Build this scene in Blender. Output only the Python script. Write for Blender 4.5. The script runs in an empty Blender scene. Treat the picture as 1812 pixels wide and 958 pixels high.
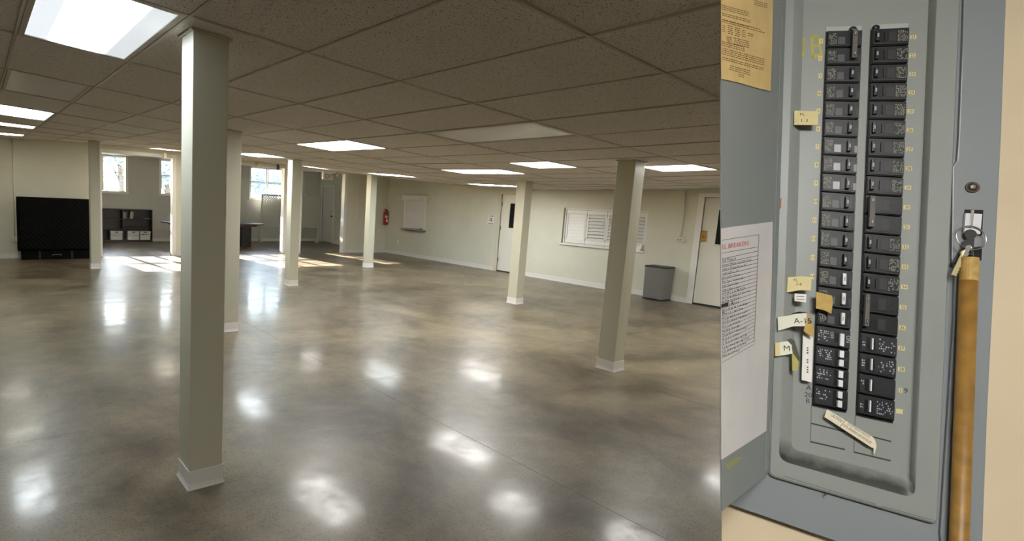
import bpy, bmesh, math, random
from mathutils import Vector, Matrix
random.seed(7)
scn = bpy.context.scene
COL = scn.collection

# ------------------------------------------------------------------ camera
FPX, PPX, PPY, CH = 974.1, 639.4, 480.3, 1.5835
PITCH, YAW, ROLL = -0.1250, 0.6118, 0.0477
cp, sp, cyw, syw, cr, sr = (math.cos(PITCH), math.sin(PITCH), math.cos(YAW), math.sin(YAW), math.cos(ROLL), math.sin(ROLL))
CF = Vector((syw*cp, cyw*cp, sp))
_rt = Vector((cyw, -syw, 0)); _up = _rt.cross(CF)
CR = cr*_rt + sr*_up
CU = -sr*_rt + cr*_up
CAMP = Vector((0, 0, CH))
cam_d = bpy.data.cameras.new('camera')
cam = bpy.data.objects.new('camera', cam_d)
COL.objects.link(cam)
cam.matrix_world = Matrix(((CR.x, CU.x, -CF.x, 0), (CR.y, CU.y, -CF.y, 0), (CR.z, CU.z, -CF.z, CH), (0, 0, 0, 1)))
cam_d.sensor_fit = 'HORIZONTAL'; cam_d.sensor_width = 36.0
cam_d.lens = FPX/1812*36.0
cam_d.shift_x = (906-PPX)/1812.0
cam_d.shift_y = (PPY-479)/1812.0
cam_d.clip_start = 0.02; cam_d.clip_end = 300
scn.camera = cam

# ------------------------------------------------------------------ light
SUN_DIR = Vector((0.10, -1.0, -0.358)).normalized()     # travel direction of the low sun behind the back windows
world = bpy.data.worlds.new('world'); scn.world = world
world.use_nodes = True
wn = world.node_tree
sky = wn.nodes.new('ShaderNodeTexSky'); sky.sky_type = 'NISHITA'
sky.sun_disc = False; sky.sun_elevation = math.radians(19.6)
sky.sun_rotation = math.radians(-5.7)
sky.air_density = 1.0; sky.dust_density = 0.8; sky.ozone_density = 2.0
wn.nodes['Background'].inputs['Strength'].default_value = 1.5
wn.links.new(sky.outputs['Color'], wn.nodes['Background'].inputs['Color'])
sun_d = bpy.data.lights.new('sun', 'SUN'); sun_d.energy = 30.0; sun_d.angle = 0.006; sun_d.color = (1.0, 0.87, 0.74)
sun = bpy.data.objects.new('sun', sun_d); COL.objects.link(sun)
sun.rotation_euler = SUN_DIR.to_track_quat('-Z', 'Y').to_euler()
sun.location = (6, 40, 15)

scn.view_settings.view_transform = 'Standard'
scn.view_settings.look = 'None'
scn.view_settings.exposure = 1.28
scn.view_settings.gamma = 1.0
scn.view_settings.use_curve_mapping = False
scn.cycles.use_denoising = True
scn.cycles.max_bounces = 8
scn.cycles.diffuse_bounces = 5
scn.cycles.caustics_reflective = False
scn.cycles.caustics_refractive = False
LAMP = 13.0      # brightness of the fluorescent panels

# ------------------------------------------------------------------ helpers
def lin(c):
    return tuple((v/12.92 if v <= 0.04045 else ((v+0.055)/1.055)**2.4) for v in c)
def rgb(r, g, b):
    return lin((r/255, g/255, b/255))

MATS = {}
def mat(name, color, rough=0.6, metal=0.0, var=0.0, scale=6.0, bump=0.0, bscale=60.0, spec=0.5, coat=0.0):
    if name in MATS: return MATS[name]
    m = bpy.data.materials.new(name); m.use_nodes = True
    nt = m.node_tree; p = nt.nodes['Principled BSDF']
    p.inputs['Base Color'].default_value = (*color, 1)
    p.inputs['Roughness'].default_value = rough
    p.inputs['Metallic'].default_value = metal
    p.inputs['Specular IOR Level'].default_value = spec
    p.inputs['Coat Weight'].default_value = coat
    tc = None
    if var > 0 or bump > 0:
        tc = nt.nodes.new('ShaderNodeTexCoord')
    if var > 0:
        n = nt.nodes.new('ShaderNodeTexNoise'); n.inputs['Scale'].default_value = scale; n.inputs['Detail'].default_value = 5
        r = nt.nodes.new('ShaderNodeValToRGB')
        r.color_ramp.elements[0].position = 0.3; r.color_ramp.elements[1].position = 0.7
        r.color_ramp.elements[0].color = (*[max(0, c*(1-var)) for c in color], 1)
        r.color_ramp.elements[1].color = (*[min(1, c*(1+var)) for c in color], 1)
        nt.links.new(tc.outputs['Object'], n.inputs['Vector']); nt.links.new(n.outputs['Fac'], r.inputs['Fac'])
        nt.links.new(r.outputs['Color'], p.inputs['Base Color'])
    if bump > 0:
        n2 = nt.nodes.new('ShaderNodeTexNoise'); n2.inputs['Scale'].default_value = bscale; n2.inputs['Detail'].default_value = 3
        b = nt.nodes.new('ShaderNodeBump'); b.inputs['Strength'].default_value = bump; b.inputs['Distance'].default_value = 0.004
        nt.links.new(tc.outputs['Object'], n2.inputs['Vector']); nt.links.new(n2.outputs['Fac'], b.inputs['Height'])
        nt.links.new(b.outputs['Normal'], p.inputs['Normal'])
    MATS[name] = m
    return m

class MB:
    """collects shapes and links them as one mesh object"""
    def __init__(self): self.v = []; self.f = []; self.mi = []; self.cur = 0
    def add(self, vs, fs):
        o = len(self.v); self.v += [tuple(x) for x in vs]
        for f in fs: self.f.append(tuple(i+o for i in f)); self.mi.append(self.cur)
        return self
    def box(self, x0, x1, y0, y1, z0, z1):
        vs = [(x0,y0,z0),(x1,y0,z0),(x1,y1,z0),(x0,y1,z0),(x0,y0,z1),(x1,y0,z1),(x1,y1,z1),(x0,y1,z1)]
        return self.add(vs, [(0,3,2,1),(4,5,6,7),(0,1,5,4),(1,2,6,5),(2,3,7,6),(3,0,4,7)])
    def prism(self, poly, ext):
        """polygon (3-D points) extruded along ext"""
        n = len(poly); e = Vector(ext); P = [Vector(p) for p in poly]
        vs = P + [p+e for p in P]
        nrm = Vector((0,0,0))
        for i in range(n): nrm += P[i].cross(P[(i+1) % n])
        fs = [tuple(range(n)), tuple(reversed(range(n, 2*n)))]
        for i in range(n): j = (i+1) % n; fs.append((i, i+n, j+n, j))
        if nrm.dot(e) > 0: fs = [tuple(reversed(f)) for f in fs]
        return self.add(vs, fs)
    def tube(self, pts, r, n=10, caps=True, r2=None):
        P = [Vector(p) for p in pts]; rings = []
        prev = None
        for i, p in enumerate(P):
            if i == 0: t = P[1]-P[0]
            elif i == len(P)-1: t = P[-1]-P[-2]
            else: t = (P[i+1]-P[i]).normalized()+(P[i]-P[i-1]).normalized()
            t.normalize()
            if prev is None:
                a = t.orthogonal().normalized()
            else:
                a = prev - t*prev.dot(t)
                a = a.normalized() if a.length > 1e-6 else t.orthogonal().normalized()
            prev = a; b = t.cross(a)
            rr = r if r2 is None else r+(r2-r)*i/(len(P)-1)
            rings.append([p+(a*math.cos(2*math.pi*k/n)+b*math.sin(2*math.pi*k/n))*rr for k in range(n)])
        vs = [q for ring in rings for q in ring]; fs = []
        for i in range(len(P)-1):
            for k in range(n):
                k2 = (k+1) % n
                fs.append((i*n+k, i*n+k2, (i+1)*n+k2, (i+1)*n+k))
        if caps:
            fs.append(tuple(reversed(range(n)))); fs.append(tuple(range((len(P)-1)*n, len(P)*n)))
        return self.add(vs, fs)
    def lathe(self, prof, c=(0,0,0), n=20):
        """profile (r,z) turned about z"""
        vs = []; fs = []
        for r, z in prof:
            for k in range(n):
                a = 2*math.pi*k/n; vs.append((c[0]+r*math.cos(a), c[1]+r*math.sin(a), c[2]+z))
        for i in range(len(prof)-1):
            for k in range(n):
                k2 = (k+1) % n; fs.append((i*n+k, i*n+k2, (i+1)*n+k2, (i+1)*n+k))
        fs.append(tuple(reversed(range(n)))); fs.append(tuple(range((len(prof)-1)*n, len(prof)*n)))
        return self.add(vs, fs)
    def torus(self, c, ax, R_, r, n=24, m=8):
        ax = Vector(ax).normalized(); a = ax.orthogonal().normalized(); b = ax.cross(a); c = Vector(c)
        vs = []; fs = []
        for i in range(n):
            t = 2*math.pi*i/n; d = a*math.cos(t)+b*math.sin(t)
            for k in range(m):
                s = 2*math.pi*k/m; vs.append(c+d*(R_+r*math.cos(s))+ax*(r*math.sin(s)))
        for i in range(n):
            for k in range(m):
                i2 = (i+1) % n; k2 = (k+1) % m
                fs.append((i*m+k, i2*m+k, i2*m+k2, i*m+k2))
        return self.add(vs, fs)
    def build(self, name, material, parent=None, bevel=0.0, smooth=False, mats=None):
        me = bpy.data.meshes.new(name)
        me.from_pydata(self.v, [], self.f)
        for m in (mats or [material]): me.materials.append(m)
        if mats:
            for p, i in zip(me.polygons, self.mi): p.material_index = i
        if bevel > 0:
            bm = bmesh.new(); bm.from_mesh(me)
            bmesh.ops.remove_doubles(bm, verts=bm.verts, dist=1e-6)
            es = [e for e in bm.edges if len(e.link_faces) == 2 and e.calc_face_angle(0) > 0.5]
            bmesh.ops.bevel(bm, geom=es, offset=bevel, segments=2, profile=0.6, affect='EDGES', clamp_overlap=True)
            bm.to_mesh(me); bm.free()
        if smooth:
            for p in me.polygons: p.use_smooth = True
        me.update()
        o = bpy.data.objects.new(name, me); COL.objects.link(o)
        if parent is not None: o.parent = parent
        return o

def thing(name, label, cat, loc=(0,0,0), group=None, mw=None):
    o = bpy.data.objects.new(name, None); COL.objects.link(o)
    o.empty_display_size = 0.1
    if mw is not None: o.matrix_world = mw
    else: o.location = loc
    o['label'] = label; o['category'] = cat
    if group: o['group'] = group
    return o
def tag(o, label, cat, group=None):
    o['label'] = label; o['category'] = cat
    if group: o['group'] = group
    return o
def struct(o, label=None, cat=None):
    o['kind'] = 'structure'
    if label: o['label'] = label
    if cat: o['category'] = cat
    return o
def rel(parent_loc):
    L = Vector(parent_loc)
    return lambda x, y, z: (x-L.x, y-L.y, z-L.z)

_txt = {}
def text_mesh(s, size=1.0, align='LEFT'):
    """letters as flat mesh (verts xy, faces)"""
    key = (s, align)
    if key not in _txt:
        cu = bpy.data.curves.new('t', 'FONT'); cu.body = s; cu.size = 1.0; cu.align_x = align; cu.resolution_u = 2
        ob = bpy.data.objects.new('t', cu); COL.objects.link(ob)
        dg = bpy.context.evaluated_depsgraph_get()
        me = bpy.data.meshes.new_from_object(ob.evaluated_get(dg))
        _txt[key] = ([tuple(v.co) for v in me.vertices], [tuple(p.vertices) for p in me.polygons])
        bpy.data.objects.remove(ob); bpy.data.curves.remove(cu); bpy.data.meshes.remove(me)
    vs, fs = _txt[key]
    return [(x*size, y*size) for x, y, _ in vs], fs
def put_text(mb, s, org, ax, ay, size, align='LEFT'):
    vs, fs = text_mesh(s, size, align)
    org = Vector(org); ax = Vector(ax); ay = Vector(ay)
    mb.add([org+ax*x+ay*y for x, y in vs], fs)
    return mb

def ray(px, py):
    return CF + CR*((px-PPX)/FPX) + CU*((PPY-py)/FPX)

# ceiling height over the hall: an old suspended ceiling that sags towards the kitchen wall
CC = [2.44464,-0.43287,-0.01079,0.09793,-0.01385,0.03321,0.05547,-0.13149,0.09382,-0.00615]
CPW = [(0,0),(1,0),(0,1),(2,0),(1,1),(0,2),(3,0),(2,1),(1,2),(0,3)]
def zc(x, y):
    x = min(max(x, -0.6), 11.0)/5; y = min(max(y, 0.0), 14.3)/5
    return sum(k*x**a*y**b for k, (a, b) in zip(CC, CPW))

# ------------------------------------------------------------------ materials
def floor_material():
    m = bpy.data.materials.new('polished_concrete'); m.use_nodes = True
    nt = m.node_tree; p = nt.nodes['Principled BSDF']; L = nt.links.new
    tc = nt.nodes.new('ShaderNodeTexCoord')
    n1 = nt.nodes.new('ShaderNodeTexNoise'); n1.inputs['Scale'].default_value = 1.1; n1.inputs['Detail'].default_value = 9; n1.inputs['Roughness'].default_value = 0.68
    n1.inputs['Distortion'].default_value = 0.25
    L(tc.outputs['Object'], n1.inputs['Vector'])
    r1 = nt.nodes.new('ShaderNodeValToRGB')
    e = r1.color_ramp.elements
    e[0].position = 0.36; e[0].color = (*rgb(74, 65, 52), 1)
    e[1].position = 0.64; e[1].color = (*rgb(133, 121, 100), 1)
    L(n1.outputs['Fac'], r1.inputs['Fac'])
    n2 = nt.nodes.new('ShaderNodeTexNoise'); n2.inputs['Scale'].default_value = 75; n2.inputs['Detail'].default_value = 2
    L(tc.outputs['Object'], n2.inputs['Vector'])
    r2 = nt.nodes.new('ShaderNodeValToRGB')
    e = r2.color_ramp.elements
    e[0].position = 0.34; e[0].color = (0.45, 0.44, 0.42, 1); e[1].position = 0.44; e[1].color = (1, 1, 1, 1)
    x = r2.color_ramp.elements.new(0.72); x.color = (1, 1, 1, 1)
    x = r2.color_ramp.elements.new(0.80); x.color = (1.35, 1.33, 1.28, 1)
    L(n2.outputs['Fac'], r2.inputs['Fac'])
    mx = nt.nodes.new('ShaderNodeMix'); mx.data_type = 'RGBA'; mx.blend_type = 'MULTIPLY'; mx.inputs['Factor'].default_value = 0.8
    L(r1.outputs['Color'], mx.inputs['A']); L(r2.outputs['Color'], mx.inputs['B'])
    L(mx.outputs['Result'], p.inputs['Base Color'])
    n3 = nt.nodes.new('ShaderNodeTexNoise'); n3.inputs['Scale'].default_value = 2.2; n3.inputs['Detail'].default_value = 2
    L(tc.outputs['Object'], n3.inputs['Vector'])
    mr = nt.nodes.new('ShaderNodeMapRange'); mr.inputs['From Min'].default_value = 0.3; mr.inputs['From Max'].default_value = 0.7
    mr.inputs['To Min'].default_value = 0.34; mr.inputs['To Max'].default_value = 0.43
    L(n3.outputs['Fac'], mr.inputs['Value']); L(mr.outputs['Result'], p.inputs['Roughness'])
    n4 = nt.nodes.new('ShaderNodeTexNoise'); n4.inputs['Scale'].default_value = 2.6; n4.inputs['Detail'].default_value = 2
    L(tc.outputs['Object'], n4.inputs['Vector'])
    b = nt.nodes.new('ShaderNodeBump'); b.inputs['Strength'].default_value = 0.35; b.inputs['Distance'].default_value = 0.0012
    L(n4.outputs['Fac'], b.inputs['Height']); L(b.outputs['Normal'], p.inputs['Normal'])
    p.inputs['Specular IOR Level'].default_value = 0.40
    p.inputs['Coat Roughness'].default_value = 0.125
    n5 = nt.nodes.new('ShaderNodeTexNoise'); n5.inputs['Scale'].default_value = 4.5; n5.inputs['Detail'].default_value = 8; n5.inputs['Roughness'].default_value = 0.7
    L(tc.outputs['Object'], n5.inputs['Vector'])
    mr5 = nt.nodes.new('ShaderNodeMapRange'); mr5.inputs['From Min'].default_value = 0.35; mr5.inputs['From Max'].default_value = 0.65
    mr5.inputs['To Min'].default_value = 0.05; mr5.inputs['To Max'].default_value = 0.34
    L(n5.outputs['Fac'], mr5.inputs['Value']); L(mr5.outputs['Result'], p.inputs['Coat Weight'])
    return m
M_FLOOR = floor_material()

def tile_material():
    m = bpy.data.materials.new('acoustic_tile'); m.use_nodes = True
    nt = m.node_tree; p = nt.nodes['Principled BSDF']; L = nt.links.new
    tc = nt.nodes.new('ShaderNodeTexCoord')
    n = nt.nodes.new('ShaderNodeTexNoise'); n.inputs['Scale'].default_value = 120; n.inputs['Detail'].default_value = 2.5; n.inputs['Roughness'].default_value = 0.6
    L(tc.outputs['Object'], n.inputs['Vector'])
    r = nt.nodes.new('ShaderNodeValToRGB')
    e = r.color_ramp.elements
    e[0].position = 0.355; e[0].color = (*rgb(135, 128, 116), 1); e[1].position = 0.405; e[1].color = (*rgb(242, 239, 238), 1)
    L(n.outputs['Fac'], r.inputs['Fac'])
    n2 = nt.nodes.new('ShaderNodeTexNoise'); n2.inputs['Scale'].default_value = 0.8; n2.inputs['Detail'].default_value = 3
    L(tc.outputs['Object'], n2.inputs['Vector'])
    r2 = nt.nodes.new('ShaderNodeValToRGB')
    r2.color_ramp.elements[0].color = (0.86, 0.85, 0.83, 1); r2.color_ramp.elements[1].color = (1, 1, 1, 1)
    L(n2.outputs['Fac'], r2.inputs['Fac'])
    mx = nt.nodes.new('ShaderNodeMix'); mx.data_type = 'RGBA'; mx.blend_type = 'MULTIPLY'; mx.inputs['Factor'].default_value = 1
    L(r.outputs['Color'], mx.inputs['A']); L(r2.outputs['Color'], mx.inputs['B'])
    L(mx.outputs['Result'], p.inputs['Base Color'])
    p.inputs['Roughness'].default_value = 0.9; p.inputs['Specular IOR Level'].default_value = 0.2
    b = nt.nodes.new('ShaderNodeBump'); b.inputs['Strength'].default_value = 0.5; b.inputs['Distance'].default_value = 0.003
    L(r.outputs['Color'], b.inputs['Height']); L(b.outputs['Normal'], p.inputs['Normal'])
    return m
M_TILE = tile_material()
M_RUN = mat('grid_white', rgb(200, 194, 182), 0.5)
M_WALL = mat('cream_wall', rgb(220, 219, 205), 0.75, var=0.03, scale=3, bump=0.12, bscale=45, spec=0.25)
M_WALLB = mat('back_room_wall', rgb(206, 205, 198), 0.7, var=0.02, scale=3, spec=0.25)
M_TRIM = mat('white_trim', rgb(240, 239, 236), 0.45)
M_BASE = mat('vinyl_base', rgb(232, 230, 226), 0.5)
M_COLP = mat('column_paint', rgb(203, 201, 182), 0.38, bump=0.05, bscale=25, spec=0.45)
M_DOORW = mat('door_white', rgb(232, 229, 220), 0.4)
M_BLACK = mat('black', (0.012, 0.012, 0.013), 0.5)
M_DKGLASS = mat('dark_glass', (0.010, 0.011, 0.013), 0.08, spec=0.6)
M_DKWOOD = mat('espresso_wood', rgb(46, 36, 36), 0.45, var=0.2, scale=12)
M_TABLE = mat('mahogany', rgb(72, 36, 34), 0.3, var=0.25, scale=9)
M_CHROME = mat('chrome', (0.72, 0.72, 0.72), 0.25, metal=1.0)
M_STEEL = mat('brushed_steel', rgb(150, 150, 152), 0.34, metal=0.85)
M_BRASS = mat('brass', rgb(190, 150, 80), 0.35, metal=0.9)
M_PAPER = mat('white_paper', rgb(236, 234, 228), 0.7)
M_INK = mat('black_ink', (0.02, 0.02, 0.022), 0.6)
M_RED = mat('extinguisher_red', rgb(170, 18, 28), 0.3)

def glass_material():
    m = bpy.data.materials.new('window_glass'); m.use_nodes = True
    nt = m.node_tree; nt.nodes.remove(nt.nodes['Principled BSDF'])
    t = nt.nodes.new('ShaderNodeBsdfTransparent'); t.inputs['Color'].default_value = (0.93, 0.96, 0.97, 1)
    g = nt.nodes.new('ShaderNodeBsdfGlossy'); g.inputs['Roughness'].default_value = 0.02
    fr = nt.nodes.new('ShaderNodeFresnel'); fr.inputs['IOR'].default_value = 1.45
    mx = nt.nodes.new('ShaderNodeMixShader')
    nt.links.new(fr.outputs['Fac'], mx.inputs['Fac']); nt.links.new(t.outputs['BSDF'], mx.inputs[1]); nt.links.new(g.outputs['BSDF'], mx.inputs[2])
    nt.links.new(mx.outputs['Shader'], nt.nodes['Material Output'].inputs['Surface'])
    return m
M_GLASS = glass_material()

def lamp_material(name, col, strength, c0, c1, dim):
    """diffuser lit by tubes: bright along the lamp's own length, dimmer where a tube is dead"""
    m = bpy.data.materials.new(name); m.use_nodes = True
    nt = m.node_tree; p = nt.nodes['Principled BSDF']; L = nt.links.new
    tc = nt.nodes.new('ShaderNodeTexCoord'); sx = nt.nodes.new('ShaderNodeSeparateXYZ')
    L(tc.outputs['Object'], sx.inputs['Vector'])
    r = nt.nodes.new('ShaderNodeValToRGB'); r.color_ramp.interpolation = 'EASE'
    mr = nt.nodes.new('ShaderNodeMapRange'); mr.inputs['From Min'].default_value = -0.29; mr.inputs['From Max'].default_value = 0.29
    L(sx.outputs['X'], mr.inputs['Value']); L(mr.outputs['Result'], r.inputs['Fac'])
    e = r.color_ramp.elements
    e[0].position = max(0, c0-0.12); e[0].color = (dim, dim, dim, 1)
    e[1].position = min(1, c1+0.16); e[1].color = (dim*0.8, dim*0.8, dim*0.8, 1)
    a = r.color_ramp.elements.new(c0+0.1); a.color = (1, 1, 1, 1)
    a = r.color_ramp.elements.new(c1-0.06); a.color = (1, 1, 1, 1)
    mm = nt.nodes.new('ShaderNodeMath'); mm.operation = 'MULTIPLY'; mm.inputs[1].default_value = strength
    L(r.outputs['Color'], mm.inputs[0])
    p.inputs['Base Color'].default_value = (0.8, 0.8, 0.8, 1)
    p.inputs['Emission Color'].default_value = (*col, 1)
    L(mm.outputs['Value'], p.inputs['Emission Strength'])
    return m
COOL, NEUT, WARM = (0.90, 0.97, 1.0), (1.0, 0.985, 0.94), (1.0, 0.93, 0.74)
M_LAMP = {
    'half': lamp_material('lamp_one_tube', (0.86, 0.93, 1.0), LAMP*1.3, 0.34, 0.62, 0.022),
    'cool': lamp_material('lamp_cool', (0.88, 0.97, 1.0), LAMP, 0.15, 0.80, 0.05),
    'neut': lamp_material('lamp_neutral', NEUT, LAMP, 0.12, 0.88, 0.35),
    'warm': lamp_material('lamp_warm', WARM, LAMP*0.45, 0.12, 0.88, 0.35),
    'off': mat('lamp_off', rgb(244, 242, 246), 0.25),
}

# ------------------------------------------------------------------ the setting
XR, YF, YB = 10.85, 14.2, 18.5          # right wall, partition, back wall
XL, YN = -4.2, -4.6                      # left wall, wall behind the camera
JX, JY = 2.75, 3.85

m = MB()                                 # floor in four pours with sawn joints
g = 0.002
XJ = [XL-0.2, JX, 5.05, 7.65, XR+0.2]; YJ = [YN-0.2, JY, YB+0.2]
for a in range(len(XJ)-1):
    for b in range(len(YJ)-1):
        x0, x1, y0, y1 = XJ[a]+g, XJ[a+1]-g, YJ[b]+g*0.5, YJ[b+1]-g*0.5
        m.box(x0, x1, y0, y1, -0.12, 0)
m.box(XL-0.2, XR+0.2, YN-0.2, YB+0.2, -0.14, -0.001)
struct(m.build('floor', M_FLOOR), 'polished grey-brown concrete floor with sawn control joints', 'floor')

def wall_x(name, x0, x1, y0, y1, z0, z1, holes, material, parent=None):
    """wall slab in the y-z plane with rectangular holes (y0,y1,z0,z1)"""
    return _wall(name, 0, x0, x1, y0, y1, z0, z1, holes, material, parent)
def wall_y(name, y0, y1, x0, x1, z0, z1, holes, material, parent=None):
    return _wall(name, 1, y0, y1, x0, x1, z0, z1, holes, material, parent)
def _wall(name, axis, t0, t1, a0, a1, z0, z1, holes, material, parent):
    A = sorted({a0, a1, *[v for h in holes for v in h[:2]]}); Z = sorted({z0, z1, *[v for h in holes for v in h[2:]]})
    m = MB()
    for i in range(len(A)-1):
        k = 0
        while k < len(Z)-1:
            def solid(kk):
                ca, cz = (A[i]+A[i+1])/2, (Z[kk]+Z[kk+1])/2
                return not any(h[0] < ca < h[1] and h[2] < cz < h[3] for h in holes)
            if not solid(k): k += 1; continue
            k2 = k
            while k2 < len(Z)-1 and solid(k2): k2 += 1
            if axis == 0: m.box(t0, t1, A[i], A[i+1], Z[k], Z[k2])
            else: m.box(A[i], A[i+1], t0, t1, Z[k], Z[k2])
            k = k2
    return struct(m.build(name, material, parent))

D1 = (8.86, 9.47, 0.0, 1.95); D2 = (3.78, 4.735, 0.0, 1.965); D3 = (17.46, 18.25, 0.0, 2.06)
SW = (5.735, 7.645, 0.885, 1.668)
wr = wall_x('wall_right', XR, XR+0.16, YN, YB+0.16, 0, 3.0, [D1, D2, D3, SW], M_WALL)
struct(wr, 'cream painted kitchen wall with two doors and shuttered opening', 'wall')
OP1 = (2.41, 4.06, 0.0, 2.455); OP2 = (4.52, 7.165, 0.0, 2.43); OP3 = (7.73, 9.21, 0.0, 2.41)
wf = wall_y('wall_far', YF, YF+0.14, XL, XR, 0, 3.0, [OP1, OP2, OP3], M_WALL)
struct(wf, 'cream partition wall with three wide cased openings', 'wall')
W1 = [(2.0, 2.48), (2.58, 3.11), (3.22, 3.81)]; W2 = [(4.95, 5.53), (5.63, 6.07), (6.17, 6.75)]; W3 = [(8.04, 8.63), (8.71, 9.25)]
WZ0, WZ1, WZM = 1.60, 2.60, 2.11
wb = wall_y('wall_back', YB, YB+0.18, XL, XR+0.16, 0, 3.0, [(s[0]-0.04, s[1]+0.04, WZ0-0.04, WZ1+0.04) for w in (W1, W2, W3) for s in w], M_WALLB)
struct(wb, 'pale back room wall with high windows', 'wall')
wl = wall_x('wall_left', XL-0.16, XL, YN, YB+0.16, 0, 3.0, [], M_WALL); struct(wl, 'cream side wall out of view', 'wall')
wh = wall_y('wall_behind', YN-0.16, YN, XL, XR, 0, 3.0, [], M_WALL); struct(wh, 'cream wall behind the viewer', 'wall')
m = MB().box(XL, XR, YF+0.14, YB, 2.655, 2.78)
struct(m.build('ceiling_back_room', mat('back_ceiling', rgb(225, 222, 212), 0.8)), 'plain low ceiling of the back room', 'ceiling')
m = MB().box(XL-0.2, XR+0.3, YN-0.2, YB+0.3, 3.0, 3.1)
struct(m.build('roof_deck', M_WALL), 'flat deck above the suspended ceiling', 'roof')

# baseboards
def baseboard_y(name, x0, x1, y, parent=None, h=0.10, t=0.012, d=-1):
    m = MB().box(x0, x1, min(y, y+d*t), max(y, y+d*t), 0, h)
    m.box(x0, x1, min(y, y+d*(t+0.008)), max(y, y+d*(t+0.008)), 0, 0.012)
    return struct(m.build(name, M_BASE), None)
def baseboard_x(name, y0, y1, x, h=0.10, t=0.012):
    m = MB().box(x-t, x, y0, y1, 0, h); m.box(x-t-0.008, x, y0, y1, 0, 0.012)
    return struct(m.build(name, M_BASE), None)
FR = 0.105    # door casing width
segs = [(YN, D2[0]-FR), (D2[1]+FR, D1[0]-FR), (D1[1]+FR+0.02, YF)]
for i, (a, b) in enumerate(segs): baseboard_x('baseboard_right', a, b, XR)
baseboard_x('baseboard_back_room', YF+0.14, D3[0]-0.09, XR)
for a, b in ((XL, OP1[0]-0.1), (OP1[1]+0.1, OP2[0]-0.1), (OP2[1]+0.1, OP3[0]-0.1), (OP3[1]+0.1, XR-0.02)): baseboard_y('baseboard_far', a, b, YF)
baseboard_y('baseboard_back', XL, XR-0.02, YB)

# casings of the three openings
def casing(n, op):
    x0, x1, _, z1 = op
    root = MB().box(x0-0.085, x0+0.012, YF-0.018, YF+0.158, 0, z1+0.07).box(x1-0.012, x1+0.085, YF-0.018, YF+0.158, 0, z1+0.07)
    o = root.build('trim_%d' % n, M_TRIM, bevel=0.004); struct(o, 'white cased opening frame in the partition', 'trim')
    MB().box(x0-0.085, x1+0.085, YF-0.016, YF+0.156, z1-0.012, z1+0.075).build('head_casing', M_TRIM, o, bevel=0.004)
for n, op in enumerate((OP1, OP2, OP3)): casing(n+1, op)

# ------------------------------------------------------------------ suspended ceiling
GX, GY, TA, TB = 1.4329, 0.1765, 0.61, 1.22
I0, I1, J0, J1 = -4, 15, -3, 11
LIGHTS = [(-2,2,1,'half'), (-2,4,1,'off'), (-2,6,1,'cool'), (-2,8,.5,'warm'), (-2,10,.5,'warm'),
          (3,2,1,'off'), (3,4,1,'neut'), (4,7,1,'cool'), (3,10,1,'warm'), (7,4,1,'neut'), (6,3,.5,'neut'), (7,2,.5,'neut'),
          (9,7,1,'cool'), (12,6,1,'neut'), (11,2,.5,'neut'), (8,9,.5,'neut'),
          (-3,-1,.75,'neut'), (9,-1,1,'neut'), (12,-2,1,'neut'), (13,0,1,'neut')]  # this row: unseen panels added to light the breaker wall and the hall
m = MB()
NX, NY = 30, 30
xs = [XL+(XR-XL)*i/NX for i in range(NX+1)]; ys = [YN+(YF-YN)*j/NY for j in range(NY+1)]
vs = [(x, y, zc(x, y)+0.05) for y in ys for x in xs]
fs = [(j*(NX+1)+i, (j+1)*(NX+1)+i, (j+1)*(NX+1)+i+1, j*(NX+1)+i+1) for j in range(NY) for i in range(NX)]
m.add(vs, fs)
ceil = struct(m.build('ceiling', M_TILE), 'sagging suspended ceiling of speckled acoustic tiles', 'ceiling')

def gx(i): return min(GX+TA*i, XR) if i < 16 else XR
def gy(j): return min(GY+TB*j, YF)
XE = [GX+TA*i for i in range(I0, I1+1)] + [XR]
YE = [GY+TB*j for j in range(J0, J1+1)] + [YF]
lit_cells = {}
for (i, j, dj, k) in LIGHTS: lit_cells[(i, j)] = (dj, k)
TW = 0.012
def tile(x0, x1, y0, y1):
    x0 += TW*0.8; x1 -= TW*0.8; y0 += TW*0.8; y1 -= TW*0.8
    if x1-x0 < 0.05 or y1-y0 < 0.05: return
    c = [(x0,y0), (x1,y0), (x1,y1), (x0,y1)]
    dz = random.uniform(-0.002, 0.003)
    lo = [(x, y, zc(x, y)+0.006+dz) for x, y in c]; hi = [(x, y, zc(x, y)+0.024+dz) for x, y in c]
    MB().add(lo+hi, [(0,3,2,1),(4,5,6,7),(0,1,5,4),(1,2,6,5),(2,3,7,6),(3,0,4,7)]).build('tile', M_TILE, ceil)
for a in range(len(XE)-1):
    for b in range(len(YE)-1):
        i, j = I0+a, J0+b
        x0, x1, y0, y1 = XE[a], XE[a+1], YE[b], YE[b+1]
        if (i, j) in lit_cells:
            dj, k = lit_cells[(i, j)]
            if dj < 1: tile(x0, x1, y0+TB*dj, y1)
            continue
        tile(x0, x1, y0, y1)
def strip(name, pts, wdir, w, h, dz=0.0):
    """bar with flat underside following the ceiling"""
    m = MB(); V = []
    for (x, y) in pts:
        z = zc(x, y)+dz
        for s, q in ((-1, 0), (1, 0), (1, h), (-1, h)):
            V.append((x+wdir[0]*s*w/2, y+wdir[1]*s*w/2, z+q))
    F = []
    for k in range(len(pts)-1):
        for s in range(4):
            t = (s+1) % 4; F.append((k*4+s, (k+1)*4+s, (k+1)*4+t, k*4+t))
    F.append((0, 1, 2, 3)); n = (len(pts)-1)*4; F.append((n+3, n+2, n+1, n))
    m.add(V, F)
    return m.build(name, M_RUN, ceil)
for j in range(J0, J1+1):
    y = GY+TB*j
    if y < YF: strip('main_runner', [(x, y) for x in [XL]+XE], (0, 1), 0.015, 0.02)
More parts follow.
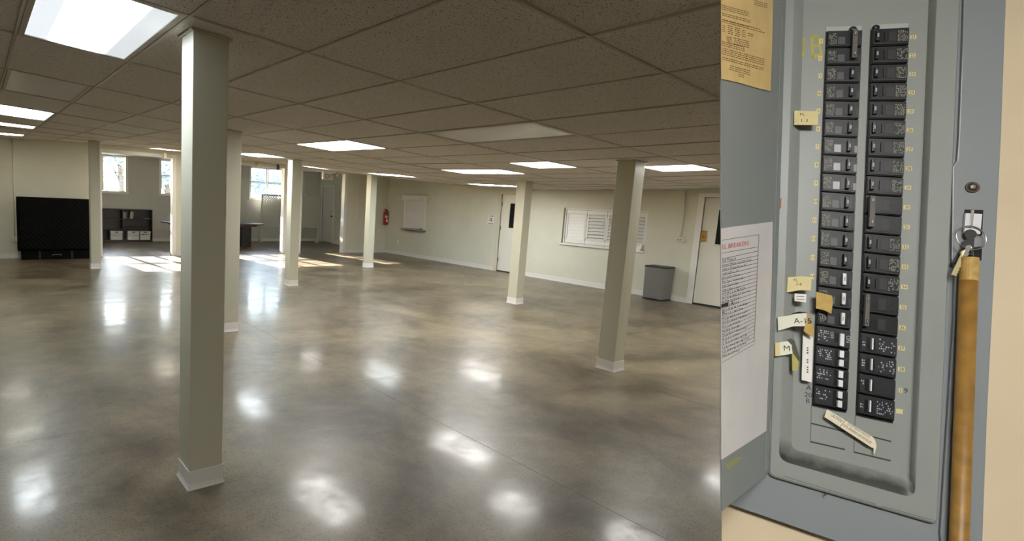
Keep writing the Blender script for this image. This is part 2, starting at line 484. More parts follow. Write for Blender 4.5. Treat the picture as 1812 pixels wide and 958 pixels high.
for i in range(I0, I1+1):
    x = GX+TA*i
    strip('cross_runner', [(x, y) for y in [YN]+YE], (1, 0), 0.015, 0.02, 0.001)

LDESC = {(-2,2): 'large ceiling light panel with bright centre above the near column', (-2,4): 'dark unlit ceiling light panel beyond the largest lit one',
         (-2,6): 'pale green-white ceiling light panel at left edge, third row', (-2,8): 'yellowish ceiling light sliver at left edge of the hall',
         (-2,10): 'white ceiling light panel nearest the far wall at left', (3,2): 'unlit grey ceiling light panel over the hall centre',
         (3,4): 'bright ceiling light panel right of the second column', (4,7): 'bluish-white ceiling light above the track spotlights',
         (3,10): 'yellow ceiling light over the first cased opening', (7,4): 'long lit ceiling panel before the kitchen door column',
         (6,3): 'short square lit ceiling panel left of the front right column', (7,2): 'short square lit ceiling panel right of the front right column',
         (9,7): 'lit ceiling panel above the column by the extinguisher', (12,6): 'lit ceiling panel next to the recycling sign wall',
         (11,2): 'lit ceiling panel near the brass-locked door', (8,9): 'lit ceiling strip above the EXIT sign',
         (-3,-1): 'added ceiling light panel behind the viewer, lighting the breaker panel', (9,-1): 'added unseen ceiling light panel behind the breaker wall',
         (12,-2): 'added unseen ceiling light panel in the near corner', (13,0): 'added unseen ceiling light panel by the kitchen wall'}
for (i, j, dj, k) in LIGHTS:
    x0, x1 = GX+TA*i+0.012, GX+TA*(i+1)-0.012
    y0, y1 = GY+TB*j+0.012, min(GY+TB*(j+dj)-0.012, YF-0.02)
    cx, cyy = (x0+x1)/2, (y0+y1)/2; cz = zc(cx, cyy)
    t = thing('ceiling_light', LDESC[(i, j)], 'ceiling light', (cx, cyy, cz), 'fluorescent ceiling lights')
    def Z(x, y): return zc(x, y)-cz
    def ringq(mb, a0, a1, b0, b1, w, zl, zh):
        for (p0, p1, q0, q1) in ((a0, a1, b0, b0+w), (a0, a1, b1-w, b1), (a0, a0+w, b0+w, b1-w), (a1-w, a1, b0+w, b1-w)):
            V = [(x-cx, y-cyy, Z(x, y)+zz) for zz in (zl, zh) for x, y in ((p0,q0),(p1,q0),(p1,q1),(p0,q1))]
            mb.add(V, [(0,3,2,1),(4,5,6,7),(0,1,5,4),(1,2,6,5),(2,3,7,6),(3,0,4,7)])
    fm = MB(); ringq(fm, x0, x1, y0, y1, 0.028, 0.0015, 0.03); fm.build('frame', M_RUN, t)
    a0, a1, b0, b1 = x0+0.028, x1-0.028, y0+0.028, y1-0.028
    V = [(x-cx, y-cyy, Z(x, y)+zz) for zz in (0.006, 0.012) for x, y in ((a0,b0),(a1,b0),(a1,b1),(a0,b1))]
    MB().add(V, [(0,3,2,1),(4,5,6,7),(0,1,5,4),(1,2,6,5),(2,3,7,6),(3,0,4,7)]).build('diffuser', M_LAMP[k], t)

# ------------------------------------------------------------------ columns
S = 0.1816
COLS = [(0.8901, 2.7829, 'nearest square cream column, tallest in view'), (2.3135, 6.0404, 'cream column half hidden behind the nearest column'),
        (1.8452, 12.0489, 'cream column beside the black quilted mattress'), (4.6354, 8.8882, 'cream column in front of the EXIT sign opening'),
        (7.7953, 10.8785, 'thin far cream column left of the fire extinguisher'), (7.3825, 5.9688, 'cream column in front of the white kitchen door'),
        (5.2182, 2.9367, 'cream column in front of the louvred shutters')]
for x, y, lab in COLS:
    t = thing('support_column', lab, 'column', (x+S/2, y+S/2, 0), 'square support columns')
    q = S/2
    zt = [zc(x+a*S, y+b*S) for a, b in ((0,0),(1,0),(1,1),(0,1))]
    c = [(-q,-q), (q,-q), (q,q), (-q,q)]
    lo = [(*p, 0.0) for p in c]; hi = [(*p, z+0.004) for p, z in zip(c, zt)]
    MB().add(lo+hi, [(0,3,2,1),(4,5,6,7),(0,1,5,4),(1,2,6,5),(2,3,7,6),(3,0,4,7)]).build('shaft', M_COLP, t, bevel=0.004)
    # vinyl cove base wrapped round the foot
    b = MB(); r0, r1 = q+0.004, q+0.012
    prof = [(r0, 0.105), (r0+0.001, 0.03), (r0+0.004, 0.015), (r1, 0.004), (r1, 0.0)]
    V = []; F = []
    for r, z in prof: V += [(-r,-r,z), (r,-r,z), (r,r,z), (-r,r,z)]
    for k in range(len(prof)-1):
        for s_ in range(4):
            t2 = (s_+1) % 4; F.append((k*4+s_, (k+1)*4+s_, (k+1)*4+t2, k*4+t2))
    F.append((3,2,1,0)[::-1])
    b.add(V, F); b.build('base_trim', M_BASE, t)
    hi2 = MB(); r = q+0.014
    V = [(-r,-r), (r,-r), (r,r), (-r,r)]
    vv = [(px, py, zc(x+q+px, y+q+py)-0.004+zz) for zz in (0, 0.009) for px, py in V]
    hi2.add(vv, [(0,3,2,1),(4,5,6,7),(0,1,5,4),(1,2,6,5),(2,3,7,6),(3,0,4,7)]); hi2.build('collar', M_RUN, t)
# small cable loop hanging off the nearest column's far side
x, y = COLS[0][0]+S+0.012, COLS[0][1]+0.1
o = MB().tube([(x-0.01, y, 2.39), (x+0.012, y, 2.33), (x+0.016, y, 2.27), (x+0.008, y, 2.2), (x-0.008, y, 2.15)], 0.006, 8).build('cable', mat('cable_grey', rgb(120, 115, 100), 0.6), smooth=True)
tag(o, 'grey cable loop on the side of the nearest column', 'cable')


# ------------------------------------------------------------------ windows of the back wall
def sash_window(n, sashes, lab):
    root = MB()
    x0, x1 = sashes[0][0]-0.10, sashes[-1][1]+0.10
    # casing boards round the whole unit
    root.box(x0, x0+0.07, YB-0.02, YB, WZ0-0.10, WZ1+0.05).box(x1-0.07, x1, YB-0.02, YB, WZ0-0.10, WZ1+0.05).box(x0+0.07, x1-0.07, YB-0.02, YB, WZ1+0.015, WZ1+0.05)
    for k in range(len(sashes)-1): root.box(sashes[k][1]+0.025, sashes[k+1][0]-0.025, YB-0.018, YB+0.12, WZ0-0.03, WZ1+0.02)
    o = struct(root.build('window_%d' % n, M_TRIM, bevel=0.003), lab, 'window')
    MB().box(x0-0.02, x1+0.02, YB-0.045, YB, WZ0-0.115, WZ0-0.035).build('window_sill', M_TRIM, o, bevel=0.004)
    for a, b in sashes:
        for (z0, z1, yy) in ((WZ0, WZM+0.01, YB+0.05), (WZM-0.01, WZ1, YB+0.085)):
            f = MB(); w = 0.028
            f.box(a-w, a, yy, yy+0.03, z0-w, z1+w).box(b, b+w, yy, yy+0.03, z0-w, z1+w).box(a, b, yy, yy+0.03, z0-w, z0).box(a, b, yy, yy+0.03, z1-0.005, z1+w)
            s = f.build('sash', M_TRIM, o)
            MB().box(a, b, yy+0.012, yy+0.016, z0, z1-0.005).build('pane', M_GLASS, s)
        MB().box((a+b)/2-0.03, (a+b)/2+0.03, YB+0.03, YB+0.05, WZM+0.01, WZM+0.03).build('sash_lock', M_CHROME, o)
sash_window(1, W1, 'white triple sash window above the bookcase')
sash_window(2, W2, 'white triple sash window left of the conference table end')
sash_window(3, W3, 'white double sash window behind the lattice screen')
# flat boards between the windows and the rail that runs under them
for a, b in ((XL, 1.88), (3.93, 4.83), (6.87, 7.92), (9.37, XR)):
    struct(MB().box(a, b, YB-0.006, YB, 1.51, 2.64).build('trim_board', M_WALLB), 'painted board between back windows', 'trim')
struct(MB().box(XL, XR, YB-0.02, YB, 0.375, 0.392).build('trim_rail', M_WALLB), 'thin rail low on the back wall', 'trim')
struct(MB().box(9.4, XR, YB-0.02, YB-0.006, 2.36, 2.38).box(XR-0.015, XR, YF+0.16, YB-0.02, 2.36, 2.38).build('trim_picture_rail', M_WALLB), 'thin rail high in the back corner', 'trim')

# ------------------------------------------------------------------ doors in the right wall
def panel_door(n, d, win, lab, proud=0.02):
    y0, y1, z0, z1 = d
    root = MB().box(XR-0.02, XR+0.10, y0-FR, y0, 0, z1+0.075).box(XR-0.02, XR+0.10, y1, y1+FR, 0, z1+0.075).box(XR-0.018, XR+0.10, y0, y1, z1, z1+0.075)
    o = struct(root.build('door_%d' % n, M_TRIM if n != 1 else mat('door_casing', rgb(214, 209, 192), 0.5), bevel=0.004), lab, 'door')
    lf = MB()
    xa, xb = XR+0.015, XR+0.055
    if win:
        wy0, wy1, wz0, wz1 = win
        lf.box(xa, xb, y0+0.006, wy0, 0.022, z1-0.006).box(xa, xb, wy1, y1-0.006, 0.022, z1-0.006)
        lf.box(xa, xb, wy0, wy1, 0.022, wz0).box(xa, xb, wy0, wy1, wz1, z1-0.006)
    else: lf.box(xa, xb, y0+0.006, y1-0.006, 0.022, z1-0.006)
    leaf = lf.build('door_leaf', M_DOORW, o)
    if win:
        MB().box(xa+0.015, xa+0.022, wy0, wy1, wz0, wz1).build('pane', M_DKGLASS, leaf)
        e = 0.014
        MB().box(xa-0.008, xa+0.004, wy0-e, wy0+0.004, wz0-e, wz1+e).box(xa-0.008, xa+0.004, wy1-0.004, wy1+e, wz0-e, wz1+e).box(xa-0.008, xa+0.004, wy0, wy1, wz0-e, wz0+0.004).box(xa-0.008, xa+0.004, wy0, wy1, wz1-0.004, wz1+e).build('window_bead', M_DOORW, leaf)
    MB().box(XR+0.13, XR+0.15, y0, y1, 0, z1).build('backing', M_BLACK, o)  # black sheet standing in for the unlit space behind the door
    return o, leaf
d1, leaf1 = panel_door(1, D1, (9.03, 9.20, 1.116, 1.728), 'white kitchen door with narrow dark window and three hinges')
for z in (1.70, 1.10, 0.30):
    MB().tube([(XR+0.008, D1[1]-0.004, z-0.05), (XR+0.008, D1[1]-0.004, z+0.05)], 0.010, 8).box(XR+0.004, XR+0.016, D1[1]-0.03, D1[1]+0.02, z-0.05, z+0.05).build('hinge', M_STEEL, d1)
d2, leaf2 = panel_door(2, D2, (4.25, 4.487, 1.129, 1.752), 'white door with brass lock plate beside the breaker panel')
lk = MB().box(XR+0.006, XR+0.016, 4.632, 4.768, 1.165, 1.362).build('lock_plate', M_BRASS, d2, bevel=0.003)
MB().tube([(XR+0.006, 4.69, 1.255), (XR-0.012, 4.69, 1.255)], 0.026, 16).build('lock_cylinder', M_BRASS, lk, bevel=0.002)
MB().box(XR-0.03, XR-0.012, 4.684, 4.696, 1.24, 1.27).build('key_slot', M_BRASS, lk)
MB().box(XR+0.005, XR+0.014, D2[0]+0.01, D2[1]-0.01, 0.002, 0.03).build('door_gap_shade', M_BLACK, d2)  # black strip standing in for the shaded gap under the door
MB().box(XR+0.005, XR+0.014, D1[0]+0.01, D1[1]-0.01, 0.002, 0.03).build('door_gap_shade', M_BLACK, d1)  # same dark strip for the gap under this door
d3, leaf3 = panel_door(3, D3, None, 'narrow pale door in the back room corner')
MB().tube([(XR+0.015, 17.56, 1.0), (XR-0.03, 17.56, 1.0)], 0.028, 12).build('knob', M_BLACK, d3)
MB().tube([(XR+0.015, 17.56, 1.18), (XR-0.005, 17.56, 1.18)], 0.02, 12).build('deadbolt', M_STEEL, d3)

# ------------------------------------------------------------------ shuttered opening
y0, y1, z0, z1 = SW
m = MB().box(XR+0.03, XR+0.07, y0, y0+0.022, z0, z1).box(XR+0.03, XR+0.07, y1-0.045, y1-0.02, z0, z1).box(XR+0.03, XR+0.07, y0+0.022, y1-0.045, z1-0.03, z1).box(XR+0.03, XR+0.07, y0+0.022, y1-0.045, z0, z0+0.012)
win = struct(m.build('window_4', M_TRIM, bevel=0.002), 'wall opening closed by four white louvred shutters', 'window')
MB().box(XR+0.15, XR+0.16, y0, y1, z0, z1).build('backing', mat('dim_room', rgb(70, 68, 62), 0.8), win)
MB().box(XR-0.045, XR+0.16, y0-0.01, y1+0.01, z0-0.035, z0).build('sill', M_TRIM, win, bevel=0.004)
PE = [7.595, 7.082, 6.616, 6.165, 5.76]
for k in range(4):
    b, a = PE[k], PE[k+1]
    xx = XR+0.045; st = 0.045
    f = MB().box(xx, xx+0.028, a+0.004, a+st, z0+0.02, z1-0.035).box(xx, xx+0.028, b-st, b-0.004, z0+0.02, z1-0.035)
    f.box(xx, xx+0.028, a+st, b-st, z1-0.12, z1-0.035).box(xx, xx+0.028, a+st, b-st, z0+0.02, z0+0.10)
    s = f.build('shutter', M_TRIM, win, bevel=0.002)
    zz0, zz1, N = z0+0.10, z1-0.12, 8
    tilt = math.radians(78 if k == 0 else 47)
    for q in range(N):
        zc_ = zz0+(q+0.5)*(zz1-zz0)/N; hw = 0.042
        dx, dz = math.cos(tilt)*hw, math.sin(tilt)*hw
        P = [(xx+0.014-dx, a+st, zc_-dz), (xx+0.014-dx, b-st, zc_-dz), (xx+0.014+dx, b-st, zc_+dz), (xx+0.014+dx, a+st, zc_+dz)]
        nrm = Vector((math.sin(tilt), 0, -math.cos(tilt)))*0.007
        MB().prism(P, nrm).build('louver', M_TRIM, s)
    for hz in (z0+0.12, z1-0.13):
        MB().box(xx-0.004, xx+0.002, b-0.006, b+0.006, hz-0.03, hz+0.03).build('hinge', M_STEEL, s)
# folded paper and latch at the far corner of the sill
o = MB().prism([(XR-0.03, 5.80, z0), (XR-0.01, 5.90, z0), (XR+0.01, 5.88, z0+0.07), (XR+0.02, 5.81, z0+0.15), (XR-0.02, 5.78, z0+0.10)], (0.012, 0.004, 0)).build('folded_paper', M_PAPER)
tag(o, 'crumpled white paper on the shutter sill corner', 'paper')

# ------------------------------------------------------------------ roll-down service shutter
t = thing('service_shutter', 'white roll-down service hatch with hood and dark shelf', 'roller shutter', (XR, 12.78, 0.81))
L_ = rel((XR, 12.78, 0.81))
def lb(mb, x0, x1, y0, y1, z0, z1):
    a = L_(x0, y0, z0); b = L_(x1, y1, z1); return mb.box(a[0], b[0], a[1], b[1], a[2], b[2])
lb(MB(), XR-0.14, XR, 12.25, 13.29, 1.71, 1.852).build('hood', M_TRIM, t, bevel=0.006)
lb(MB(), XR-0.045, XR, 12.285, 12.335, 0.85, 1.71).build('guide_rail', M_TRIM, t, bevel=0.003)
lb(MB(), XR-0.045, XR, 13.235, 13.285, 0.85, 1.71).build('guide_rail', M_TRIM, t, bevel=0.003)
for k in range(17):
    zz = 0.862+k*0.05
    lb(MB(), XR-0.028, XR-0.012, 12.335, 13.235, zz, min(zz+0.046, 1.709)).build('slat', M_TRIM, t, bevel=0.004)
lb(MB(), XR-0.012, XR, 12.335, 13.235, 0.85, 1.71).build('backing', M_STEEL, t)
lb(MB(), XR-0.16, XR, 12.26, 13.25, 0.80, 0.835).build('shelf', M_STEEL, t, bevel=0.004)
lb(MB(), XR-0.05, XR-0.028, 12.42, 12.46, 0.865, 0.885).build('latch', M_BLACK, t)
lb(MB(), XR-0.1415, XR-0.14, 12.27, 12.50, 1.725, 1.835).build('sticker', M_PAPER, t)

# ------------------------------------------------------------------ recycling notice
t = thing('wall_notice', 'white paper notice with recycling arrows beside kitchen door', 'sign', (XR, 9.772, 1.16))
MB().box(-0.004, 0, -0.117, 0.117, 0, 0.257).build('sheet', M_PAPER, t)
M_NAVY = mat('navy_print', rgb(38, 44, 70), 0.6)
ink = MB()
for z, w in ((0.222, 0.075), (0.028, 0.085)):
    x = -w
    while x < w:
        l = random.uniform(0.010, 0.022); ink.box(-0.0052, -0.0042, x, min(x+l, w), z-0.009, z+0.009); x += l+0.006
ink.build('print_line', M_NAVY, t)
arr = MB(); c = Vector((-0.0045, 0, 0.127))
for k in range(3):
    a0 = math.radians(90+120*k)
    pts = []
    for q in range(6):
        a = a0+math.radians(-38+q*13); pts.append((a, 0.046, 0.022))
    for q in range(5):
        P = []
        for (a, ro, ri) in (pts[q], pts[q+1]):
            P += [(a, ro), (a, ri)]
        poly = [c+Vector((0, r*math.cos(a), r*math.sin(a))) for a, r in (P[0], P[1], P[3], P[2])]
        arr.prism(poly, (-0.001, 0, 0))
    a = a0+math.radians(27)
    poly = [c+Vector((0, r*math.cos(b), r*math.sin(b))) for b, r in ((a, 0.058), (a, 0.010), (a+0.55, 0.036))]
    arr.prism(poly, (-0.001, 0, 0))
arr.build('recycling_symbol', M_NAVY, t)

# ------------------------------------------------------------------ step bin
t = thing('trash_bin', 'rectangular steel step bin with black lid under the shutters', 'bin', (10.66, 5.30, 0))
def frust(mb, b, tp, z0, z1):
    V = [(b[0],b[2],z0),(b[1],b[2],z0),(b[1],b[3],z0),(b[0],b[3],z0),(tp[0],tp[2],z1),(tp[1],tp[2],z1),(tp[1],tp[3],z1),(tp[0],tp[3],z1)]
    return mb.add(V, [(0,3,2,1),(4,5,6,7),(0,1,5,4),(1,2,6,5),(2,3,7,6),(3,0,4,7)])
frust(MB(), (-0.16, 0.16, -0.185, 0.185), (-0.165, 0.165, -0.20, 0.20), 0.02, 0.615).build('body', M_STEEL, t, bevel=0.012)
frust(MB(), (-0.163, 0.163, -0.188, 0.188), (-0.163, 0.163, -0.188, 0.188), 0.0, 0.022).build('base', M_BLACK, t, bevel=0.004)
frust(MB(), (-0.172, 0.172, -0.206, 0.206), (-0.165, 0.165, -0.20, 0.20), 0.612, 0.645).build('lid', M_BLACK, t, bevel=0.008)
MB().box(-0.20, -0.15, -0.08, 0.10, 0.012, 0.03).build('pedal', M_BLACK, t, bevel=0.004)

# ------------------------------------------------------------------ surface wiring
M_CON = mat('painted_conduit', rgb(226, 221, 202), 0.5)
def conduit(lab, pts, r, box, boxn='outlet_box', slots='x'):
    b = box
    c = ((b[0]+b[1])/2, (b[2]+b[3])/2, b[4])
    t = thing('surface_conduit', lab, 'conduit', c)
    q = lambda p: (p[0]-c[0], p[1]-c[1], p[2]-c[2])
    MB().tube([q(p) for p in pts], r, 8).build('pipe', M_CON, t, smooth=True)
    a0, a1 = q((b[0], b[2], b[4])), q((b[1], b[3], b[5]))
    bx = MB().box(a0[0], a1[0], a0[1], a1[1], a0[2], a1[2]).build(boxn, M_CON, t, bevel=0.004)
    mid = (a0[2]+a1[2])/2; s = MB()
    if slots == 'x':
        for yy in (-0.025, 0.025): s.box(a0[0]-0.002, a0[0]+0.002, yy-0.006, yy+0.006, mid-0.012, mid+0.012)
    else:
        for zz in (-0.02, 0.02): s.box(-0.006, 0.006, a0[1]-0.002, a0[1]+0.002, mid+zz-0.006, mid+zz+0.006)
    s.build('socket', M_BLACK, bx)
conduit('cream conduit and socket box between shutters and brass-locked door', [(XR-0.012, 5.07, 2.07), (XR-0.012, 5.07, 1.2)], 0.012, (XR-0.04, XR, 5.015, 5.13, 1.12, 1.215))
conduit('cream conduit and low socket box beside the black mattress', [(0.677, YF-0.012, 2.58), (0.66, YF-0.012, 0.46)], 0.011, (0.60, 0.72, YF-0.045, YF, 0.37, 0.47), slots='y')
conduit('thin conduit dropping to a box left of the fire extinguisher', [(9.757, YF-0.01, 2.44), (9.735, YF-0.01, 1.15)], 0.009, (9.67, 9.79, YF-0.05, YF, 1.06, 1.15), slots='y')
conduit('thin conduit and small box in the back room corner', [(10.18, YB-0.018, 2.36), (10.18, YB-0.018, 1.80)], 0.009, (10.10, 10.24, YB-0.055, YB-0.006, 1.70, 1.80), slots='y')
o = MB().torus((9.79, YF-0.02, 1.72), (0, 1, 0), 0.05, 0.007).build('cable_coil', M_CON, smooth=True)
tag(o, 'small coil of cream cable on the wall left of extinguisher', 'cable')
t = thing('wall_outlet', 'small white outlet plate low under the service hatch', 'outlet', (XR, 13.54, 0.335))
MB().box(-0.006, 0, -0.037, 0.037, 0, 0.115).build('plate', M_TRIM, t, bevel=0.002)
MB().box(-0.008, -0.005, -0.017, 0.017, 0.018, 0.05).box(-0.008, -0.005, -0.017, 0.017, 0.065, 0.097).build('socket', M_BASE, t)

# ------------------------------------------------------------------ fire extinguisher
t = thing('fire_extinguisher', 'red fire extinguisher hanging in the far right corner', 'extinguisher', (10.755, YF-0.085, 0.89))
MB().lathe([(0.055, 0.0), (0.066, 0.012), (0.066, 0.36), (0.055, 0.40), (0.028, 0.43), (0.022, 0.45)], n=20).build('cylinder', M_RED, t, smooth=True)
MB().lathe([(0.022, 0.445), (0.024, 0.475), (0.012, 0.485)], n=12).build('valve', M_BLACK, t, smooth=True)
MB().prism([(-0.075, -0.012, 0.475), (-0.075, -0.012, 0.487), (0.03, -0.012, 0.492), (0.03, -0.012, 0.478)], (0, 0.024, 0)).build('handle', M_BLACK, t)
MB().prism([(-0.07, -0.012, 0.505), (-0.07, -0.012, 0.515), (0.02, -0.012, 0.50), (0.02, -0.012, 0.49)], (0, 0.024, 0)).build('lever', M_BLACK, t)
MB().tube([(0.02, 0, 0.465), (0.07, -0.01, 0.46), (0.082, -0.015, 0.42), (0.078, -0.02, 0.25), (0.074, -0.02, 0.14)], 0.009, 8).build('hose', M_BLACK, t, smooth=True)
def wrap(z0, z1, a0, a1, r):
    N = 8; V = []; F = []
    for k in range(N+1):
        a = math.radians(a0+(a1-a0)*k/N); V += [(r*math.cos(a), r*math.sin(a), z0), (r*math.cos(a), r*math.sin(a), z1)]
    for k in range(N): F.append((2*k, 2*k+2, 2*k+3, 2*k+1))
    return MB().add(V, F)
wrap(0.225, 0.30, 215, 320, 0.0668).build('label', mat('label_cream', rgb(214, 200, 170), 0.6), t, smooth=True)
wrap(0.10, 0.19, 250, 320, 0.0668).build('tag', M_PAPER, t, smooth=True)
MB().box(-0.02, 0.02, 0.05, 0.083, 0.30, 0.40).build('bracket', M_STEEL, t)

# ------------------------------------------------------------------ EXIT sign and spot lamps
t = thing('exit_sign', 'white EXIT sign with black letters hanging over third opening', 'exit sign', (8.42, 13.93, 2.18))
MB().box(-0.17, 0.17, -0.04, 0.05, 0.0, 0.235).build('housing', M_TRIM, t, bevel=0.006)
zt = zc(8.42, 13.93)-2.18
MB().tube([(0, 0.005, 0.23), (0, 0.005, zt+0.01)], 0.012, 8).build('stem', M_TRIM, t)
put_text(MB(), 'EXIT', (0.02, -0.0425, 0.035), (0.78, 0, 0), (0, 0, 1), 0.185, 'CENTER').build('letters', M_BLACK, t)
M_SPOT = mat('spot_cream', rgb(215, 205, 175), 0.4)
def spot(lab, x, y, z, aim, dark=False, drop=0.0):
    t = thing('spot_lamp', lab, 'spot lamp', (x, y, z), 'small ceiling spot lamps')
    zt = zc(x, y)-z-drop
    MB().tube([(0, 0, 0.0), (0, 0, zt)], 0.010, 8).build('stem', M_SPOT, t)
    a = Vector(aim).normalized()
    MB().tube([-a*0.06, a*0.07], 0.038, 12, r2=0.045).build('shade', M_SPOT if not dark else mat('spot_dark', rgb(90, 78, 60), 0.4), t, smooth=False)
    MB().tube([a*0.0705, a*0.073], 0.034, 12).build('bulb_face', mat('bulb_off', rgb(225, 220, 205), 0.2), t)
spot('cream spot lamp above the first cased opening', 3.80, 13.92, 2.475, (0, -0.15, -1))
spot('left spot lamp on the track above window view', 6.18, 13.9, 2.47, (-0.6, -0.3, -0.8), False, 0.034)
spot('right dark spot lamp on the ceiling track', 6.80, 13.9, 2.43, (0.1, -0.2, -1), True, 0.034)
spot('twin emergency lamp head beside the EXIT sign', 8.74, 13.93, 2.36, (-0.4, -0.6, -0.5))
tr = MB()
P0, P1 = (5.55, 13.9), (7.15, 13.9)
V = [(x, y+dy, zc(x, y)-0.003+dz) for x, y in (P0, P1) for dy, dz in ((-0.018, -0.022), (0.018, -0.022), (0.018, 0), (-0.018, 0))]
tr.add(V, [(0,1,2,3),(7,6,5,4),(0,4,5,1),(1,5,6,2),(2,6,7,3),(3,7,4,0)])
tag(tr.build('lighting_track', M_TRIM), 'white ceiling lighting track over the second opening', 'track')

# ------------------------------------------------------------------ quilted mattress
t = thing('mattress', 'black diamond-quilted mattress standing on its side on a dark base', 'mattress', (1.40, 13.80, 0))
NXq, NZq = 130, 108
xa, xb, za, zb = -0.705, 0.72, 0.19, 1.355
V = []; F = []
for j in range(NZq+1):
    for i in range(NXq+1):
        x = xa+(xb-xa)*i/NXq; z = za+(zb-za)*j/NZq
        u1, u2 = (x+z)/0.105, (x-z)/0.105
        puff = (abs(math.sin(math.pi*u1))*abs(math.sin(math.pi*u2)))**0.5
        e = min((x-xa), (xb-x), (z-za), (zb-z))
        rnd = 0.05*(1-min(1, e/0.05))**2
        V.append((x, 0.0-0.014*puff+rnd, z))
for j in range(NZq):
    for i in range(NXq):
        a = j*(NXq+1)+i; F.append((a, a+1, a+NXq+2, a+NXq+1))
nb = len(V)
M_QUILT = mat('black_quilt', rgb(7, 8, 9), 0.6, spec=0.1)
q = MB().add(V, F); q.build('quilted_face', M_QUILT, t, smooth=True)
MB().box(xa, xb, 0.045, 0.23, za, zb).build('pad', M_QUILT, t, bevel=0.03)
MB().box(-0.64, 0.70, 0.03, 0.24, 0.0, 0.192).build('base', M_QUILT, t, bevel=0.01)
for x in (-0.3, 0.33): MB().box(x-0.02, x+0.02, 0.015, 0.04, 0.0, 0.18).build('foot', M_BLACK, t)
MB().tube([(-0.06, 0.02, 0.085), (-0.05, 0.01, 0.11), (0.1, 0.01, 0.11), (0.11, 0.02, 0.085)], 0.008, 8).build('grip', M_STEEL, t)

# ------------------------------------------------------------------ bookcase with files and books
BX0, BX1, BD, BY0, BY1 = 2.78, 4.565, 3.69, 18.17, 18.475
t = thing('bookcase', 'low dark brown bookcase under the back window', 'bookcase', (3.67, 18.32, 0))
def B(mb, x0, x1, y0, y1, z0, z1): return mb.box(x0-3.67, x1-3.67, y0-18.32, y1-18.32, z0, z1)
for x in (BX0, BX1-0.02): B(MB(), x, x+0.02, BY0, BY1, 0, 1.0).build('side', M_DKWOOD, t)
B(MB(), BD-0.012, BD+0.012, BY0, BY1, 0.08, 0.98).build('divider', M_DKWOOD, t)
B(MB(), BX0, BX1, BY0-0.005, BY1, 1.0, 1.022).build('top', M_DKWOOD, t)
B(MB(), BX0+0.02, BX1-0.02, BY1-0.008, BY1, 0.08, 1.0).build('back_panel', M_DKWOOD, t)
B(MB(), BX0+0.02, BX1-0.02, BY0+0.02, BY0+0.035, 0, 0.07).build('kick_board', M_DKWOOD, t)
for (x0, x1, z) in ((BX0+0.02, BD-0.012, 0.07), (BX0+0.02, BD-0.012, 0.40), (BX0+0.02, BD-0.012, 0.715), (BD+0.012, BX1-0.02, 0.07), (BD+0.012, BX1-0.02, 0.47), (BD+0.012, BX1-0.02, 0.735)):
    B(MB(), x0, x1, BY0+0.01, BY1-0.008, z-0.018, z).build('shelf', M_DKWOOD, t)
def file_box(lab, x0, x1, logo):
    w = x1-x0; t = thing('file_box', lab, 'storage box', ((x0+x1)/2, 18.30, 0.07), 'white cardboard file boxes')
    M_CARD = mat('white_card', rgb(232, 232, 234), 0.7)
    MB().box(-w/2+0.008, w/2-0.008, -0.135, 0.14, 0, 0.225).build('body', M_CARD, t)
    MB().box(-w/2, w/2, -0.145, 0.148, 0.215, 0.275).build('lid', M_CARD, t, bevel=0.003)
    MB().box(-0.045, 0.045, -0.1475, -0.144, 0.225, 0.25).build('hand_hole', M_BLACK, t)
    p = MB()
    for z in ((0.19, 0.155, 0.12) if not logo else (0.175, 0.165)):
        x = -w/2+0.03
        while x < w/2-0.05:
            l = random.uniform(0.02, 0.05); p.box(x, x+l, -0.137, -0.1345, z-0.004, z+0.004); x += l+0.015
    if logo: p.torus((-0.06, -0.136, 0.165), (0, 1, 0), 0.022, 0.004, 16, 6)
    p.build('print', M_INK, t)
file_box('white file box alone in the left bay of the bookcase', 3.325, 3.675, False)
file_box('white file box in the middle of the bookcase bottom shelf', 3.82, 4.165, False)
file_box('white file box with round logo at the right end of the bookcase', 4.185, 4.51, True)
BCOL = [(196,186,170),(150,140,126),(205,192,160),(110,104,98),(70,74,84),(58,62,74),(190,180,160),(208,196,170),(160,140,110),(200,190,170),(140,128,112)]
x = 3.712; k = 0
BW = ['thick pale', 'grey', 'cream', 'dark grey', 'thin navy', 'slim blue-black', 'beige', 'light tan', 'brown', 'off-white', 'taupe']
while k < len(BCOL):
    w = random.choice((0.018, 0.024, 0.03)); h = random.uniform(0.19, 0.235)
    lean = 0.0 if k < 6 else 0.02
    if k == 6: x += 0.045
    t = thing('book', '%s book, %s on the bookcase upper shelf' % (BW[k], ['first', 'second', 'third', 'fourth', 'fifth', 'sixth', 'seventh', 'eighth', 'ninth', 'tenth', 'last'][k]), 'book', (x+w/2, 18.29, 0.735), 'books on the bookcase upper shelf')
    c = mat('book_%d' % k, rgb(*BCOL[k]), 0.7)
    def bk(x0, x1, y0, y1, z0, z1):
        V = [(x0+lean*z0*4*0.2+0, y0, z0), (x1+0, y0, z0), (x1, y1, z0), (x0, y1, z0), (x0+lean, y0, z1), (x1+lean, y0, z1), (x1+lean, y1, z1), (x0+lean, y1, z1)]
        return MB().add(V, [(0,3,2,1),(4,5,6,7),(0,1,5,4),(1,2,6,5),(2,3,7,6),(3,0,4,7)])
    bk(-w/2, w/2, -0.085, -0.078, 0, h).build('spine', c, t)
    bk(-w/2, -w/2+0.002, -0.078, 0.08, 0, h).build('cover', c, t)
    bk(w/2-0.002, w/2, -0.078, 0.08, 0, h).build('cover', c, t)
    bk(-w/2+0.002, w/2-0.002, -0.078, 0.076, 0.003, h-0.004).build('pages', M_PAPER, t)
    x += w+0.002; k += 1
t = thing('plate_stack', 'shallow white dish on the right end of the upper shelf', 'dish', (4.40, 18.29, 0.735))
